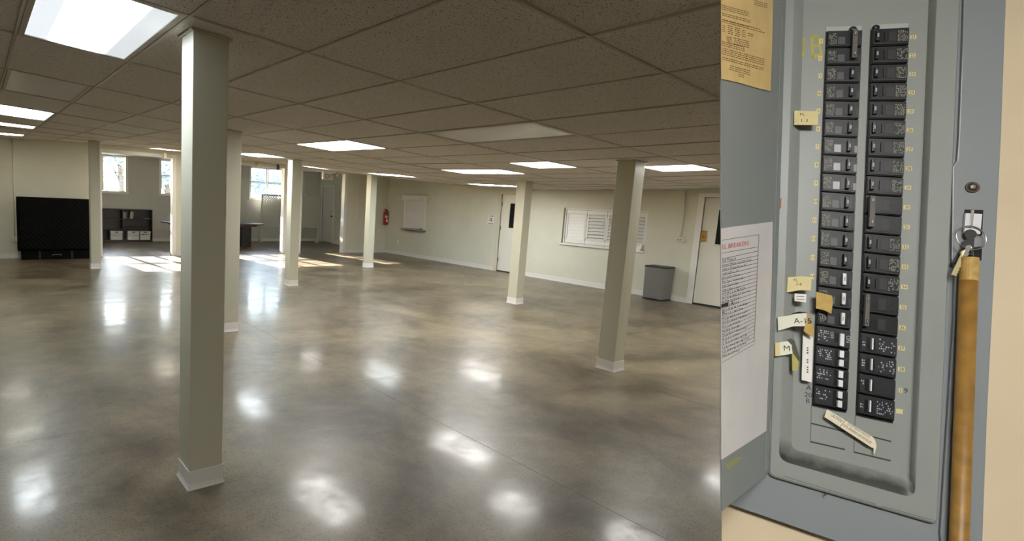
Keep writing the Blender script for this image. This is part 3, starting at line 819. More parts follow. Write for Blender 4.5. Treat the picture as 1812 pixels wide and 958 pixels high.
MB().lathe([(0.05, 0.0), (0.06, 0.004), (0.11, 0.022), (0.112, 0.026), (0.06, 0.010), (0.01, 0.008)], n=20).build('dish', M_PAPER, t, smooth=True)

# ------------------------------------------------------------------ conference table
t = thing('conference_table', 'dark mahogany conference table in the back room', 'table', (6.1, 16.75, 0))
pl = []
for k in range(17):
    a = -math.pi/2+math.pi*k/16; pl.append((1.30+0.28*math.cos(a), 0.52*math.sin(a)))
for k in range(17):
    a = math.pi/2+math.pi*k/16; pl.append((-1.35+0.28*math.cos(a), 0.52*math.sin(a)))
MB().prism([(a, b, 0.70) for a, b in pl], (0, 0, 0.035)).build('top', M_TABLE, t, bevel=0.006)
MB().prism([(a*0.86, b*0.8, 0.635) for a, b in pl], (0, 0, 0.065)).build('apron', M_TABLE, t)
for x in (-0.95, 0.90):
    MB().box(x-0.16, x+0.16, -0.36, 0.36, 0.0, 0.64).build('pedestal', mat('dark_pedestal', rgb(32, 27, 28), 0.4), t, bevel=0.01)

# ------------------------------------------------------------------ lattice screen
A0, A1 = Vector((8.27, 18.16, 0)), Vector((10.46, 17.80, 0))
dx = (A1-A0).normalized(); LW = (A1-A0).length; nrm = Vector((dx.y, -dx.x, 0))
M_LAT = mat('white_lattice', rgb(214, 212, 204), 0.6)
mw = Matrix(((dx.x, -nrm.x, 0, A0.x), (dx.y, -nrm.y, 0, A0.y), (0, 0, 1, 0), (0, 0, 0, 1)))
t = thing('lattice_screen', 'white diagonal lattice screen standing on legs before the back windows', 'screen', mw=mw)
Z0, Z1, fw = 0.55, 1.70, 0.05
MB().box(0, fw, -0.02, 0.02, Z0, Z1).build('stile', M_LAT, t)
MB().box(LW-fw, LW, -0.02, 0.02, Z0, Z1).build('stile', M_LAT, t)
MB().box(fw, LW-fw, -0.02, 0.02, Z1-fw, Z1).build('rail', M_LAT, t)
MB().box(fw, LW-fw, -0.02, 0.02, Z0, Z0+fw).build('rail', M_LAT, t)
x0, x1, z0, z1 = fw, LW-fw, Z0+fw, Z1-fw
sp_ = 0.092; hw = 0.028
def clip_seg(c, s):
    # line x - s*z = c inside the frame
    pts = []
    for z in (z0, z1):
        x = c+s*z
        if x0 <= x <= x1: pts.append((x, z))
    for x in (x0, x1):
        z = (x-c)/s
        if z0 < z < z1: pts.append((x, z))
    return pts if len(pts) == 2 else None
for s, yy in ((1, -0.008), (-1, 0.002)):
    c = -3.0
    while c < 5.0:
        pts = clip_seg(c, s)
        if pts and math.hypot(pts[0][0]-pts[1][0], pts[0][1]-pts[1][1]) > 0.04:
            (ax, az), (bx_, bz) = pts
            d = Vector((bx_-ax, 0, bz-az)).normalized(); n2 = Vector((d.z, 0, -d.x))*hw/2*1.2
            P = [Vector((ax, yy, az))+n2, Vector((bx_, yy, bz))+n2, Vector((bx_, yy, bz))-n2, Vector((ax, yy, az))-n2]
            MB().prism(P, (0, 0.008, 0)).build('slat', M_LAT, t)
        c += sp_
for x in (0.0, LW-0.07):
    l = MB().box(x, x+0.07, -0.02, 0.02, 0.0, Z0).build('leg', M_LAT, t)
    MB().prism([(x-0.04, -0.16, 0), (x-0.04, 0.16, 0), (x-0.04, 0.03, 0.14), (x-0.04, -0.03, 0.14)], (0.036, 0, 0)).build('foot', M_LAT, l)
o = MB().box(0, 0.13, -0.012, 0, 0, 0.17).build('small_frame', M_TRIM); o.matrix_world = mw @ Matrix.Translation((1.33, -0.022, 1.10))
tag(o, 'small white frame with dark picture on the lattice', 'picture frame')
o2 = MB().box(0.025, 0.105, -0.0145, -0.012, 0.03, 0.14).build('picture', M_BLACK, o)

# ------------------------------------------------------------------ outdoors
gr = MB().box(-40, 60, YB+0.18, 90, 0.60, 0.75).build('ground', mat('pale_ground', rgb(190, 186, 172), 0.9, var=0.1, scale=0.5))
struct(gr, 'pale sunlit ground outside the back windows', 'ground')
def leaf_material():
    m = bpy.data.materials.new('leaves'); m.use_nodes = True
    nt = m.node_tree; nt.nodes.remove(nt.nodes['Principled BSDF'])
    d = nt.nodes.new('ShaderNodeBsdfDiffuse'); tr = nt.nodes.new('ShaderNodeBsdfTranslucent')
    d.inputs['Color'].default_value = (*rgb(192, 200, 202), 1); tr.inputs['Color'].default_value = (*rgb(200, 208, 206), 1)  # pale tint carries the haze and glare of the backlit trees
    mx = nt.nodes.new('ShaderNodeMixShader'); mx.inputs['Fac'].default_value = 0.45
    nt.links.new(d.outputs['BSDF'], mx.inputs[1]); nt.links.new(tr.outputs['BSDF'], mx.inputs[2])
    nt.links.new(mx.outputs['Shader'], nt.nodes['Material Output'].inputs['Surface'])
    return m
M_LEAF = leaf_material(); M_BARK = mat('bark', rgb(96, 84, 72), 0.9)
def tree(lab, x, y, zb, blobs, n):
    t = thing('tree', lab, 'tree', (x, y, 0.75), 'trees outside the back windows')
    top = max(b[2] for b in blobs)-0.75
    tk = MB().tube([(0, 0, -0.1), (0.05, 0, top*0.35), (-0.04, 0.05, top*0.7), (0, 0, top)], 0.16, 8, r2=0.06)
    for b in blobs:
        tk.tube([(0, 0, max(0.4, (b[2]-0.75)*0.5)), (b[0]-x, b[1]-y, b[2]-0.75)], 0.06, 6, r2=0.02)
    tk.build('trunk', M_BARK, t, smooth=True)
    f = MB()
    for k in range(n):
        b = random.choice(blobs)
        d = Vector((random.gauss(0, 1), random.gauss(0, 1), random.gauss(0, 1))).normalized()*random.random()**0.45
        c = Vector((b[0]-x+d.x*b[3], b[1]-y+d.y*b[3], b[2]-0.75+d.z*b[3]*0.8))
        u = Vector((random.gauss(0, 1), random.gauss(0, 1), random.gauss(0, 1))).normalized(); w = u.orthogonal().normalized()
        s = random.uniform(0.05, 0.11)
        f.add([c-u*s, c+w*s*0.5, c+u*s, c-w*s*0.5], [(0, 1, 2, 3)])
    o = f.build('foliage', M_LEAF, t); o['kind'] = 'stuff'
tree('leafy tree seen through the bookcase window', 5.4, 27.0, 0, [(5.2, 27, 3.3, 0.75), (5.9, 27.2, 3.0, 0.8), (5.6, 26.6, 3.5, 0.6), (4.9, 27, 3.0, 0.5)], 5000)
tree('leafy tree seen through the middle window', 7.6, 27.5, 0, [(7.6, 27.5, 2.9, 0.9), (8.2, 27.3, 2.4, 0.8), (7.2, 27.7, 2.2, 0.6)], 5000)
tree('tall leafy tree shading the lattice window', 9.4, 28.0, 0, [(8.6, 28, 5.6, 1.3), (8.9, 28, 4.4, 1.2), (9.8, 28.2, 5.2, 1.4), (10.4, 27.8, 3.6, 1.0)], 9000)
tree('broad leafy tree behind the lattice screen', 12.8, 28.5, 0, [(12.2, 28.3, 2.6, 0.9), (13.3, 28.5, 3.2, 1.2), (14.2, 28.6, 2.4, 1.0), (12.9, 28.2, 1.8, 0.9)], 9000)

# ------------------------------------------------------------------ wall in front with the breaker panel
PO = Vector((0.9903104, 0.2991762, 1.8503895))
PU = Vector((0.5619789, -0.8271460, -0.0030331)); PV = Vector((0.2089965, 0.1384463, 0.9680667)); PW = Vector((-0.8003126, -0.5446669, 0.2506745))
PMW = Matrix(((PU.x, PV.x, PW.x, PO.x), (PU.y, PV.y, PW.y, PO.y), (PU.z, PV.z, PW.z, PO.z), (0, 0, 0, 1)))
def PL(px, py, w=0.0):
    """a point of the photographed panel on the plane w metres proud of its dead front, in panel coordinates"""
    r = ray(px, py); q = PO+PW*w
    t = (q-CAMP).dot(PW)/r.dot(PW)
    p = CAMP+r*t-PO
    return Vector((p.dot(PU), p.dot(PV), w))
def PLs(pts, w=0.0): return [PL(x, y, w) for x, y in pts]
def pplate(name, pts, w0, w1, material, parent, bevel=0.0):
    P = PLs(pts, w1); return MB().prism(P, (0, 0, w0-w1)).build(name, material, parent, bevel=bevel)
M_PWALL = mat('beige_plaster', rgb(220, 202, 172), 0.7, var=0.05, scale=7, bump=0.06, bscale=30, spec=0.3)
M_GREY = mat('panel_grey', rgb(148, 152, 148), 0.38, var=0.03, scale=9, spec=0.45)
M_GREY2 = mat('panel_grey_door', rgb(136, 141, 140), 0.42, var=0.03, scale=7, spec=0.4)
M_LOCKPL = mat('panel_grey_flange', rgb(140, 145, 148), 0.36, var=0.03, scale=7, spec=0.45)
M_BRK = mat('breaker_black', rgb(17, 17, 19), 0.36, var=0.2, scale=120, spec=0.45)
M_BRK2 = mat('breaker_charcoal', rgb(33, 34, 38), 0.4, var=0.15, scale=120)
M_TOG = mat('toggle_black', rgb(16, 17, 20), 0.3)
M_TOGW = mat('toggle_white', rgb(228, 228, 232), 0.35)
M_PRN = mat('breaker_print', rgb(150, 152, 140), 0.7)
M_PRN2 = mat('breaker_print_pale', rgb(176, 180, 186), 0.7)
M_STK = mat('number_sticker', rgb(222, 205, 150), 0.6)
M_TAPE = mat('masking_tape', rgb(222, 206, 152), 0.7, var=0.04, scale=60)
M_TAPEW = mat('pale_tape', rgb(226, 224, 206), 0.6, var=0.03, scale=60)
M_TAPEY = mat('aged_tape', rgb(188, 156, 82), 0.6, var=0.12, scale=80)
M_TAPEO = mat('olive_tape', rgb(178, 170, 92), 0.6, var=0.1, scale=80)

WW = -0.002                                # the plaster surface
eT, eB = PL(1277, -260, WW), PL(1277, 1400, WW)
sl = (eB.x-eT.x)/(eB.y-eT.y)
yTop, yBot = 0.52, -1.925
poly = [Vector((eT.x+sl*(yTop-eT.y), yTop, WW)), Vector((1.5, yTop, WW)), Vector((1.5, yBot, WW)), Vector((eT.x+sl*(yBot-eT.y), yBot, WW))]
wn_ = MB().prism(poly, (0.06, 0, -0.11)).build('wall_near', M_PWALL); wn_.matrix_world = PMW
struct(wn_, 'beige plaster wall close to the viewer carrying the breaker panel', 'wall')

ep = thing('electrical_panel', 'open grey breaker panel with two columns of black breakers', 'breaker panel', mw=PMW)

def rr(quad, r, n=5):
    """outline of a four-cornered loop with rounded corners"""
    out = []; N = len(quad)
    for i in range(N):
        p, a, b = quad[i], quad[i-1], quad[(i+1) % N]
        da, db = (a-p).normalized(), (b-p).normalized()
        s, e = p+da*r, p+db*r
        for k in range(n+1):
            t = k/n; out.append(s*(1-t)**2 + p*2*t*(1-t) + e*t*t)
    return out
def loft(loops, cap=True, flip=False):
    m = MB(); n = len(loops[0]); V = [p for l in loops for p in l]; F = []
    for i in range(len(loops)-1):
        for k in range(n):
            k2 = (k+1) % n; f = (i*n+k, i*n+k2, (i+1)*n+k2, (i+1)*n+k)
            F.append(f[::-1] if flip else f)
    if cap:
        f = tuple((len(loops)-1)*n+k for k in range(n)); F.append(f[::-1] if flip else f)
    return m.add(V, F)
WP, WRING = 0.007, 0.012
# outer flange plate (frame round the dish)
OUT = rr([PL(1230, -120, WP), PL(1783.5, -120, WP), PL(1735, 983, WP)+Vector((0, -0.05, 0)), PL(1230, 871.5, WP)], 0.004)
bl = PL(1292, 893, WP); br = PL(1480, 958, WP)
sl2 = (br.y-bl.y)/(br.x-bl.x)
xl, xr_ = PL(1285, 893, WP).x, PL(1736, 958, WP).x
OUT = rr([Vector((xl, 0.34, WP)), Vector((PL(1777, 40, WP).x+0.0055, 0.34, WP)), Vector((xr_-0.001, bl.y+sl2*(xr_-bl.x), WP)), Vector((xl, bl.y+sl2*(xl-bl.x), WP))], 0.003)
def inset_z(loop, w): return [Vector((p.x, p.y, w)) for p in loop]
R0 = rr([PL(1396, -200, WRING), PL(1709, -200, WRING), PL(1659.5, 930, WRING), PL(1361, 843, WRING)], 0.007)
R1 = rr([PL(1398, -195, WRING), PL(1706, -195, WRING), PL(1657, 926, WRING), PL(1363, 840, WRING)], 0.007)
R2 = rr([PL(1411, -180, WRING), PL(1666, -180, WRING), PL(1619, 883, WRING), PL(1378, 815, WRING)], 0.012)
R3 = rr([PL(1415, -178, 0.0105), PL(1663, -178, 0.0105), PL(1616, 876, 0.0105), PL(1383, 812, 0.0105)], 0.011)
R4 = rr([PL(1424, -172, 0.002), PL(1653, -172, 0.002), PL(1612, 853, 0.002), PL(1397, 799, 0.002)], 0.009)
R5 = rr([PL(1427, -170, 0.0), PL(1650, -170, 0.0), PL(1610.5, 848, 0.0), PL(1400, 795, 0.0)], 0.009)
loft([inset_z(OUT, WW-0.001), OUT, inset_z(R0, WP)], cap=False, flip=True).build('flange', M_LOCKPL, ep)
ring = loft([inset_z(R0, WP), [Vector((p.x, p.y, 0.0105)) for p in R0], R1, R2], cap=False, flip=True).build('raised_rim', M_GREY, ep, smooth=False)
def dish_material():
    m = bpy.data.materials.new('panel_grey_darker_foot'); m.use_nodes = True
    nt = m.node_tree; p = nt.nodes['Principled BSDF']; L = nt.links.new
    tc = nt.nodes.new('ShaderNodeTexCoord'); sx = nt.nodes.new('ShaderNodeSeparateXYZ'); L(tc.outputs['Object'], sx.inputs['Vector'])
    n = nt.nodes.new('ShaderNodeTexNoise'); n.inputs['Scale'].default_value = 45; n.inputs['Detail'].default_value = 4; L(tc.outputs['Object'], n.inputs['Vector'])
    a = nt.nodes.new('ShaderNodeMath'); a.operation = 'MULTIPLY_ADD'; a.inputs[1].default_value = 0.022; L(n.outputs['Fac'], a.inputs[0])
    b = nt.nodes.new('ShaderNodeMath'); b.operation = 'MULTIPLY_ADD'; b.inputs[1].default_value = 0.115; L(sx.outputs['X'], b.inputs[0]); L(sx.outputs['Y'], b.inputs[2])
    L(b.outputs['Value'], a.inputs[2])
    mr = nt.nodes.new('ShaderNodeMapRange'); mr.inputs['From Min'].default_value = -0.558; mr.inputs['From Max'].default_value = -0.580  # colour turns darker towards the bottom of the slope
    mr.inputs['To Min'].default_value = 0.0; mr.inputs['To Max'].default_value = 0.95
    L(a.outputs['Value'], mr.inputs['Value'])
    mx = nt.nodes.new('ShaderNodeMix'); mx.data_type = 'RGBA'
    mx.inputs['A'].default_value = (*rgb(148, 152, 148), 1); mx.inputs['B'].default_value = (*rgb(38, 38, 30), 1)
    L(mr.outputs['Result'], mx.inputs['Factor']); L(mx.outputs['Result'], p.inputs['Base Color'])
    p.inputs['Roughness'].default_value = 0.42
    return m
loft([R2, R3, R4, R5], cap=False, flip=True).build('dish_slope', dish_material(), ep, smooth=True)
MB().add(R5, [tuple(reversed(range(len(R5))))]).build('dead_front', M_GREY, ep)
# right hand flange that carries the lock
pplate('lock_plate', [(1711, -200), (1704, 60), (1697, 240), (1694, 284), (1686, 295), (1684, 460), (1690, 476), (1688, 560), (1664, 945), (1668, 975), (1737.5, 998), (1747, 740), (1772, 240), (1779, 40), (1789, -200)], WP-0.001, WRING-0.001, M_LOCKPL, ep, bevel=0.0012)

# breakers: corner points of the two columns
LC = (PL(1461, 57.5), PL(1523.8, 56), PL(1497, 728.3), PL(1436.4, 715.6))
RC = (PL(1539.8, 54.3), PL(1606.3, 51.3), PL(1579.3, 746.7), PL(1513.6, 732.4))
def cell(C, s, t, w):
    a = C[0].lerp(C[3], t); b = C[1].lerp(C[2], t); p = a.lerp(b, s); return Vector((p.x, p.y, w))
def cbox(mb, C, s0, s1, t0, t1, w0, w1):
    V = [cell(C, s, t, w) for w in (w0, w1) for s, t in ((s0, t1), (s1, t1), (s1, t0), (s0, t0))]
    return mb.add(V, [(0,3,2,1),(4,5,6,7),(0,1,5,4),(1,2,6,5),(2,3,7,6),(3,0,4,7)])
N = 20
def speck(C, s0, s1, t0, t1, w, rows, material, parent, name='rating_print', dens=0.8):
    m = MB(); h = (t1-t0)/rows
    for r in range(rows):
        s = s0
        while s < s1:
            l = random.uniform(0.012, 0.045)
            if random.random() < dens*0.85: 
                e = min(s+l, s1); m.add([cell(C, s, t0+h*(r+0.72), w), cell(C, e, t0+h*(r+0.72), w), cell(C, e, t0+h*(r+0.12), w), cell(C, s, t0+h*(r+0.12), w)], [(0, 1, 2, 3)])
            s += l+random.uniform(0.008, 0.025)
    return m.build(name, material, parent)
for side, C in (('L', LC), ('R', RC)):
    f = (lambda s: s) if side == 'L' else (lambda s: 1-s)
    def sx(a, b): return (min(f(a), f(b)), max(f(a), f(b)))
    # black trough behind the row of breakers
    cbox(MB(), C, 0.0, 1.0, -0.001, 1.004, -0.002, 0.0012).build('breaker_opening', M_BLACK, ep)
    # paler rim above the opening
    a, b = C[0]+Vector((0, 0.0008, 0)), C[1]+Vector((0, 0.0008, 0))
    MB().prism([Vector((p.x, p.y, 0.0012)) for p in (a, b, b+Vector((0, 0.007, 0)), a+Vector((0, 0.007, 0)))], (0, 0, -0.002)).build('opening_rim', mat('rim_bare', rgb(176, 180, 176), 0.4), ep)
    for k in range(N):
        t0, t1 = k/N+0.0018, (k+1)/N-0.0018
        dt = t1-t0; W1_ = 0.0062
        tall = side == 'R' and k in (14, 15)
        late = (side == 'L' and k >= 16) or (side == 'R' and k >= 16)
        s0, s1 = 0.02, 0.98
        b = cbox(MB(), C, s0, s1, t0, t1, 0.001, W1_-0.0012)
        cbox(b, C, s0+0.01, s1-0.01, t0+dt*0.10, t1-dt*0.12, W1_-0.0012, W1_)
        br_ = b.build('breaker', M_BRK if not late else M_BRK2, ep)
        # ledge moulded below the face
        cbox(MB(), C, s0+0.02, s1-0.02, t1-dt*0.10, t1-dt*0.04, 0.004, W1_+0.0006).build('ledge', M_BRK2, br_)
        if side == 'L' and k < 16:
            speck(C, 0.05, 0.27, t0+dt*0.18, t0+dt*0.86, W1_+0.0002, 9, M_PRN, br_)
            cbox(MB(), C, 0.31, 0.50, t0+dt*(0.42 if k < 14 else 0.45), t0+dt*0.86, W1_-0.001, W1_+0.0004).build('amp_tag', mat('tag_pale', rgb(176, 176, 178), 0.35) if k in (6, 7, 8) else mat('tag_grey', rgb(74, 76, 84), 0.35), br_)
            cbox(MB(), C, 0.54, 0.86, t0+dt*0.22, t0+dt*0.80, W1_-0.001, W1_+0.0003).build('toggle_well', M_TOG, br_)
            if k not in (0, 1):
                tg = cbox(MB(), C, 0.66, 0.76, t0+dt*0.20, t0+dt*0.82, W1_, W1_+0.0045).build('toggle', M_TOG if k < 13 else M_TOGW, br_, bevel=0.0006)
                cbox(MB(), C, 0.685, 0.735, t0+dt*0.40, t0+dt*0.62, W1_+0.0045, W1_+0.0048).build('toggle_mark', M_PRN2, br_)
            cbox(MB(), C, 0.88, 0.96, t0+dt*0.45, t0+dt*0.85, W1_-0.001, W1_+0.0003).build('end_tag', mat('tag_pale2', rgb(150, 140, 140), 0.4) if k in (6, 7, 8) else M_BRK2, br_)
        elif side == 'L' and k == 16:
            speck(C, 0.06, 0.36, t0+dt*0.2, t0+dt*0.8, W1_+0.0002, 6, M_PRN2, br_, dens=0.5)
            cbox(MB(), C, 0.52, 0.68, t0+dt*0.2, t0+dt*0.75, W1_-0.001, W1_+0.0003).build('toggle_well', M_TOG, br_)
            cbox(MB(), C, 0.64, 0.76, t0+dt*0.25, t0+dt*0.92, W1_, W1_+0.005).build('toggle', M_TOGW, br_, bevel=0.0006)
            o_ = cell(C, 0.86, t0+dt*0.28, W1_+0.0003); put_text(MB(), 'ON', o_, (0, -1, 0), (1, 0, 0), 0.006).build('switch_word', M_PRN2, br_)
            o_ = cell(C, 0.40, t0+dt*0.22, W1_+0.0003); put_text(MB(), 'OFF', o_, (0, -1, 0), (1, 0, 0), 0.005).build('switch_word', M_PRN2, br_)
        elif side == 'L':
            speck(C, 0.06, 0.46, t0+dt*0.14, t0+dt*0.7, W1_+0.0002, 5, M_PRN2, br_, dens=0.55)
            for h_ in (0.06, 0.54):
                cbox(MB(), C, 0.54, 0.68, t0+dt*h_, t0+dt*(h_+0.4), W1_-0.001, W1_+0.0003).build('toggle_well', M_TOG, br_)
                cbox(MB(), C, 0.64, 0.77, t0+dt*(h_+0.02), t0+dt*(h_+0.38), W1_, W1_+0.005).build('toggle', M_TOGW, br_, bevel=0.0006)
                cbox(MB(), C, 0.82, 0.93, t0+dt*(h_+0.04), t0+dt*(h_+0.36), W1_-0.001, W1_+0.0008).build('handle_guard', M_BRK, br_)
        elif k < 14 or (k in (14, 15)):
            if k not in (15,):
                speck(C, 0.68, 0.95, t0+dt*0.16, t0+dt*0.82, W1_+0.0002, 9, M_PRN if k not in (9, 10, 14) else M_BRK2, br_)
            cbox(MB(), C, 0.14, 0.44, t0+dt*0.18, t0+dt*0.80, W1_-0.001, W1_+0.0003).build('toggle_well', M_TOG, br_)
            cbox(MB(), C, 0.44, 0.64, t0+dt*0.22, t0+dt*0.78, W1_-0.001, W1_+0.0004).build('amp_tag', M_BRK2, br_)
            if k not in (9, 10, 14, 15):
                cbox(MB(), C, 0.08, 0.17, t0+dt*0.18, t0+dt*0.8, W1_, W1_+0.004).build('toggle', M_TOG, br_, bevel=0.0006)
                cbox(MB(), C, 0.10, 0.145, t0+dt*0.38, t0+dt*0.60, W1_+0.004, W1_+0.0043).build('toggle_mark', M_PRN2, br_)
                cbox(MB(), C, 0.33, 0.36, t0+dt*0.25, t0+dt*0.75, W1_, W1_+0.002).build('toggle_edge', M_BRK2, br_)
        else:
            speck(C, 0.5, 0.92, t0+dt*0.15, t0+dt*0.85, W1_+0.0002, 6, M_PRN2 if k != 18 else M_BRK2, br_, dens=0.4)
            cbox(MB(), C, 0.16, 0.40, t0+dt*0.2, t0+dt*0.82, W1_-0.001, W1_+0.0003).build('toggle_well', M_TOG, br_)
            cbox(MB(), C, 0.265, 0.305, t0+dt*0.22, t0+dt*0.80, W1_, W1_+0.004).build('toggle', M_TOGW, br_)
            speck(C, 0.05, 0.13, t0+dt*0.3, t0+dt*0.7, W1_+0.0002, 3, M_PRN2, br_, dens=0.8)
    # ties joining paired handles
    for (kk, s_, e_) in (((0, 0.66, 0.80),) if side == 'L' else ((9, 0.05, 0.20), (14, 0.03, 0.15))):
        t0, t1 = (kk+0.12)/N, (kk+1.72)/N
        tie = cbox(MB(), C, s_, e_, t0, t1, 0.0075, 0.0125).build('handle_tie', mat('tie_grey', rgb(92, 88, 82), 0.5), ep, bevel=0.0006)
        for h_ in (0.08, 0.78):
            a_ = t0+(t1-t0)*h_; b_ = t0+(t1-t0)*(h_+0.15)
            cbox(MB(), C, s_+0.04, e_-0.04, a_, b_, 0.0125, 0.0128).build('tie_slot', M_TOG, tie)
            cbox(MB(), C, s_+0.055, e_-0.055, a_+0.001, b_-0.003, 0.0128, 0.013).build('tie_mark', M_PRN2, tie)
    # screw cap standing above the first breaker
    q = cell(C, 0.74 if side == 'L' else 0.12, -0.004, 0.0)
    MB().lathe([(0.0042, 0), (0.0042, 0.004), (0.002, 0.0055)], q, 10).build('screw', M_BRK2, ep, smooth=True)
    # number stickers
    for k in range(N):
        num = k+1 if side == 'L' else k+21
        if (side == 'L' and k in (14, 15, 16, 17, 18, 19)): continue
        if side == 'L':
            p = cell(C, 0.0, (k+0.5)/N, 0); w_, h_ = 0.0044, 0.0072; cx_ = p.x-0.0047; cy_ = p.y
        else:
            p = cell(C, 1.0, (k+0.5)/N, 0); w_, h_ = 0.0066, 0.0056; cx_ = p.x+0.0062; cy_ = p.y+0.0008
            if k == 18: w_ = 0.0036
        cx_ += random.uniform(-0.0004, 0.0004)
        z0, z1 = 0.0, 0.0004
        st = MB().box(cx_-w_/2, cx_+w_/2, cy_-h_/2, cy_+h_/2, z0, z1).build('number_sticker', M_STK, ep)
        if num == 40: continue
        txt = str(num) if num != 39 else '3'
        put_text(MB(), txt, (cx_, cy_-0.0019, z1+0.0001), (0.85, 0, 0), (0, 1, 0), 0.0056, 'CENTER').build('numeral', M_INK, st)
p = cell(RC, 1.0, 18.5/N, 0)
put_text(MB(), '9', (p.x+0.0095, p.y-0.002, 0.0003), (1, 0, 0), (0, 1, 0), 0.009).build('handwritten_numeral', M_INK, ep)
# handwritten A / 20 / B beside the last breakers
for s_, x_, y_ in (('A', 1430, 690), ('20', 1427, 702), ('B', 1429, 713)):
    put_text(MB(), s_, PL(x_-4, y_, 0.0003), (1, 0, 0), (0, 1, 0), 0.0085).build('handwritten_mark', M_INK if s_ != 'B' else mat('blue_ink', rgb(42, 46, 84), 0.6), ep)
# knock-out slots under the breakers
def pline(name, a, b, wpx, material=M_INK, w=0.0002, parent=ep):
    A, B_ = PL(*a, w), PL(*b, w); d = (B_-A).normalized(); n = Vector((-d.y, d.x, 0))*wpx/1180/2
    return MB().prism([A+n, B_+n, B_-n, A-n], (0, 0, -0.0004)).build(name, material, parent)
M_SLOT = mat('slot_dark', rgb(60, 62, 62), 0.6); M_SLOT2 = mat('slot_faint', rgb(112, 118, 116), 0.5)
for a, b, w_, mm in (((1435, 749.5), (1496, 764.5), 2.2, M_SLOT), ((1434, 782), (1495, 796), 2.2, M_SLOT), ((1436, 718), (1434, 782), 1.2, M_SLOT2), ((1544, 773.5), (1577, 782), 2.2, M_SLOT),
                    ((1511, 800.5), (1576, 816), 2.2, M_SLOT), ((1513.5, 736), (1511, 800), 1.2, M_SLOT2), ((1386, 843), (1550, 893), 1.2, M_SLOT2), ((1560, 896), (1650, 921), 1.2, M_SLOT2)):
    pline('knockout_slot', a, b, w_, mm, 0.0003 if a[1] < 830 else WRING+0.0002)
# yellow highlighter marks
M_HIL = mat('highlighter', rgb(186, 178, 84), 0.6)
for a, b, w_ in (((1434, 64), (1448, 66), 5), ((1436, 64), (1438, 103), 4), ((1447, 64), (1454, 100), 4), ((1438, 82), (1448, 80), 4), ((1437, 101), (1452, 97), 6), ((1422, 66), (1420, 100), 4), ((1421, 68), (1421, 90), 3)):
    pline('highlighter_mark', a, b, w_, M_HIL, 0.0003)
# hinges, lock and rim screw
MB().prism(PLs([(1376, 351), (1383, 351), (1382, 368), (1375, 368)], WRING+0.006), (0, 0, -0.007)).build('hinge', mat('rust_brown', rgb(150, 92, 46), 0.7), ep)
MB().prism(PLs([(1359, 746), (1365, 746), (1364, 766), (1358, 766)], WRING+0.006), (0, 0, -0.007)).build('hinge', mat('hinge_bare', rgb(196, 196, 180), 0.4), ep)
c = PL(1720, 332, WRING-0.001)
MB().lathe([(0.0070, 0), (0.0070, 0.0010), (0.0060, 0.0016), (0.0048, 0.0010)], c, 24).build('lock_ring', mat('rust_ring', rgb(98, 78, 64), 0.5, metal=0.4), ep, smooth=True)
MB().lathe([(0.0050, 0.0), (0.0050, 0.0012)], c, 20).build('lock_hole', M_TOG, ep)
MB().lathe([(0.0032, 0.0), (0.0032, 0.0022), (0.0022, 0.0028)], c, 16).build('lock_pin', mat('pin_grey', rgb(142, 138, 124), 0.4, metal=0.5), ep, smooth=True)
c = PL(1639, 379, 0.004); MB().lathe([(0.0012, 0.0), (0.0012, 0.001)], c, 8).build('rim_screw', M_INK, ep)
c = PL(1460, 876, WRING); MB().lathe([(0.0014, -0.0005), (0.0014, 0.0005)], c, 8).build('rim_screw', M_SLOT, ep)
# latch with white slider
la = pplate('latch', [(1708, 371), (1740, 372), (1738, 416), (1706, 414)], WRING-0.002, WRING+0.0003, M_TOG, ep)  # black plate standing in for the shadow round the white slider
pplate('latch_slider', [(1709, 377), (1738.5, 379), (1735, 415), (1706.5, 412)], WRING, WRING+0.004, M_TOGW, la, bevel=0.0005)
pplate('latch_tongue', [(1719, 372), (1724, 372), (1721, 403), (1718, 403)], WRING+0.004, WRING+0.0065, M_CHROME, la)

# ------------------------------------------------------------------ the panel's door, swung open towards the viewer
DD = ray(1973, 315).normalized()                 # along the door, free edge towards the viewer is -DD
H0 = PO+PU*PL(1377, 480, WRING).x+PV*PL(1377, 480, WRING).y+PW*(WRING+0.001)
ha = PL(1393, 0, WRING); hb = PL(1359.5, 838, WRING)
HV = (PMW.to_3x3() @ (ha-hb)).normalized()
DN = DD.cross(HV).normalized()
if DN.dot(CAMP-H0) < 0: DN = -DN
def DL(px, py, w=0.0):
    r = ray(px, py); q = H0+DN*w
    return CAMP+r*((q-CAMP).dot(DN)/r.dot(DN))
dt_ = thing('panel_door', 'grey breaker panel door swung open with papers fixed inside', 'panel door', H0)
def dplate(name, pts, w0, w1, material, parent, org=None, bevel=0.0):
    org = H0 if org is None else org
    return MB().prism([DL(x, y, w1)-org for x, y in pts], DN*(w0-w1)).build(name, material, parent, bevel=bevel)
dplate('door_sheet', [(1277, -200), (1399, -200), (1391, 0), (1385, 200), (1376, 480), (1360, 838), (1277, 905)], -0.0015, 0.0, M_GREY2, dt_)
dplate('door_lip', [(1392, -200), (1399, -200), (1391, 0), (1385, 200), (1376, 480), (1360, 838), (1355.5, 838), (1370, 480), (1379, 200), (1385.5, 0)], 0.0, 0.0012, M_GREY2, dt_)
dplate('paint_mark', [(1283, 824), (1300, 812), (1312, 809), (1308, 817), (1288, 832)], 0.0, 0.0003, mat('olive_paint', rgb(150, 152, 104), 0.6), dt_)
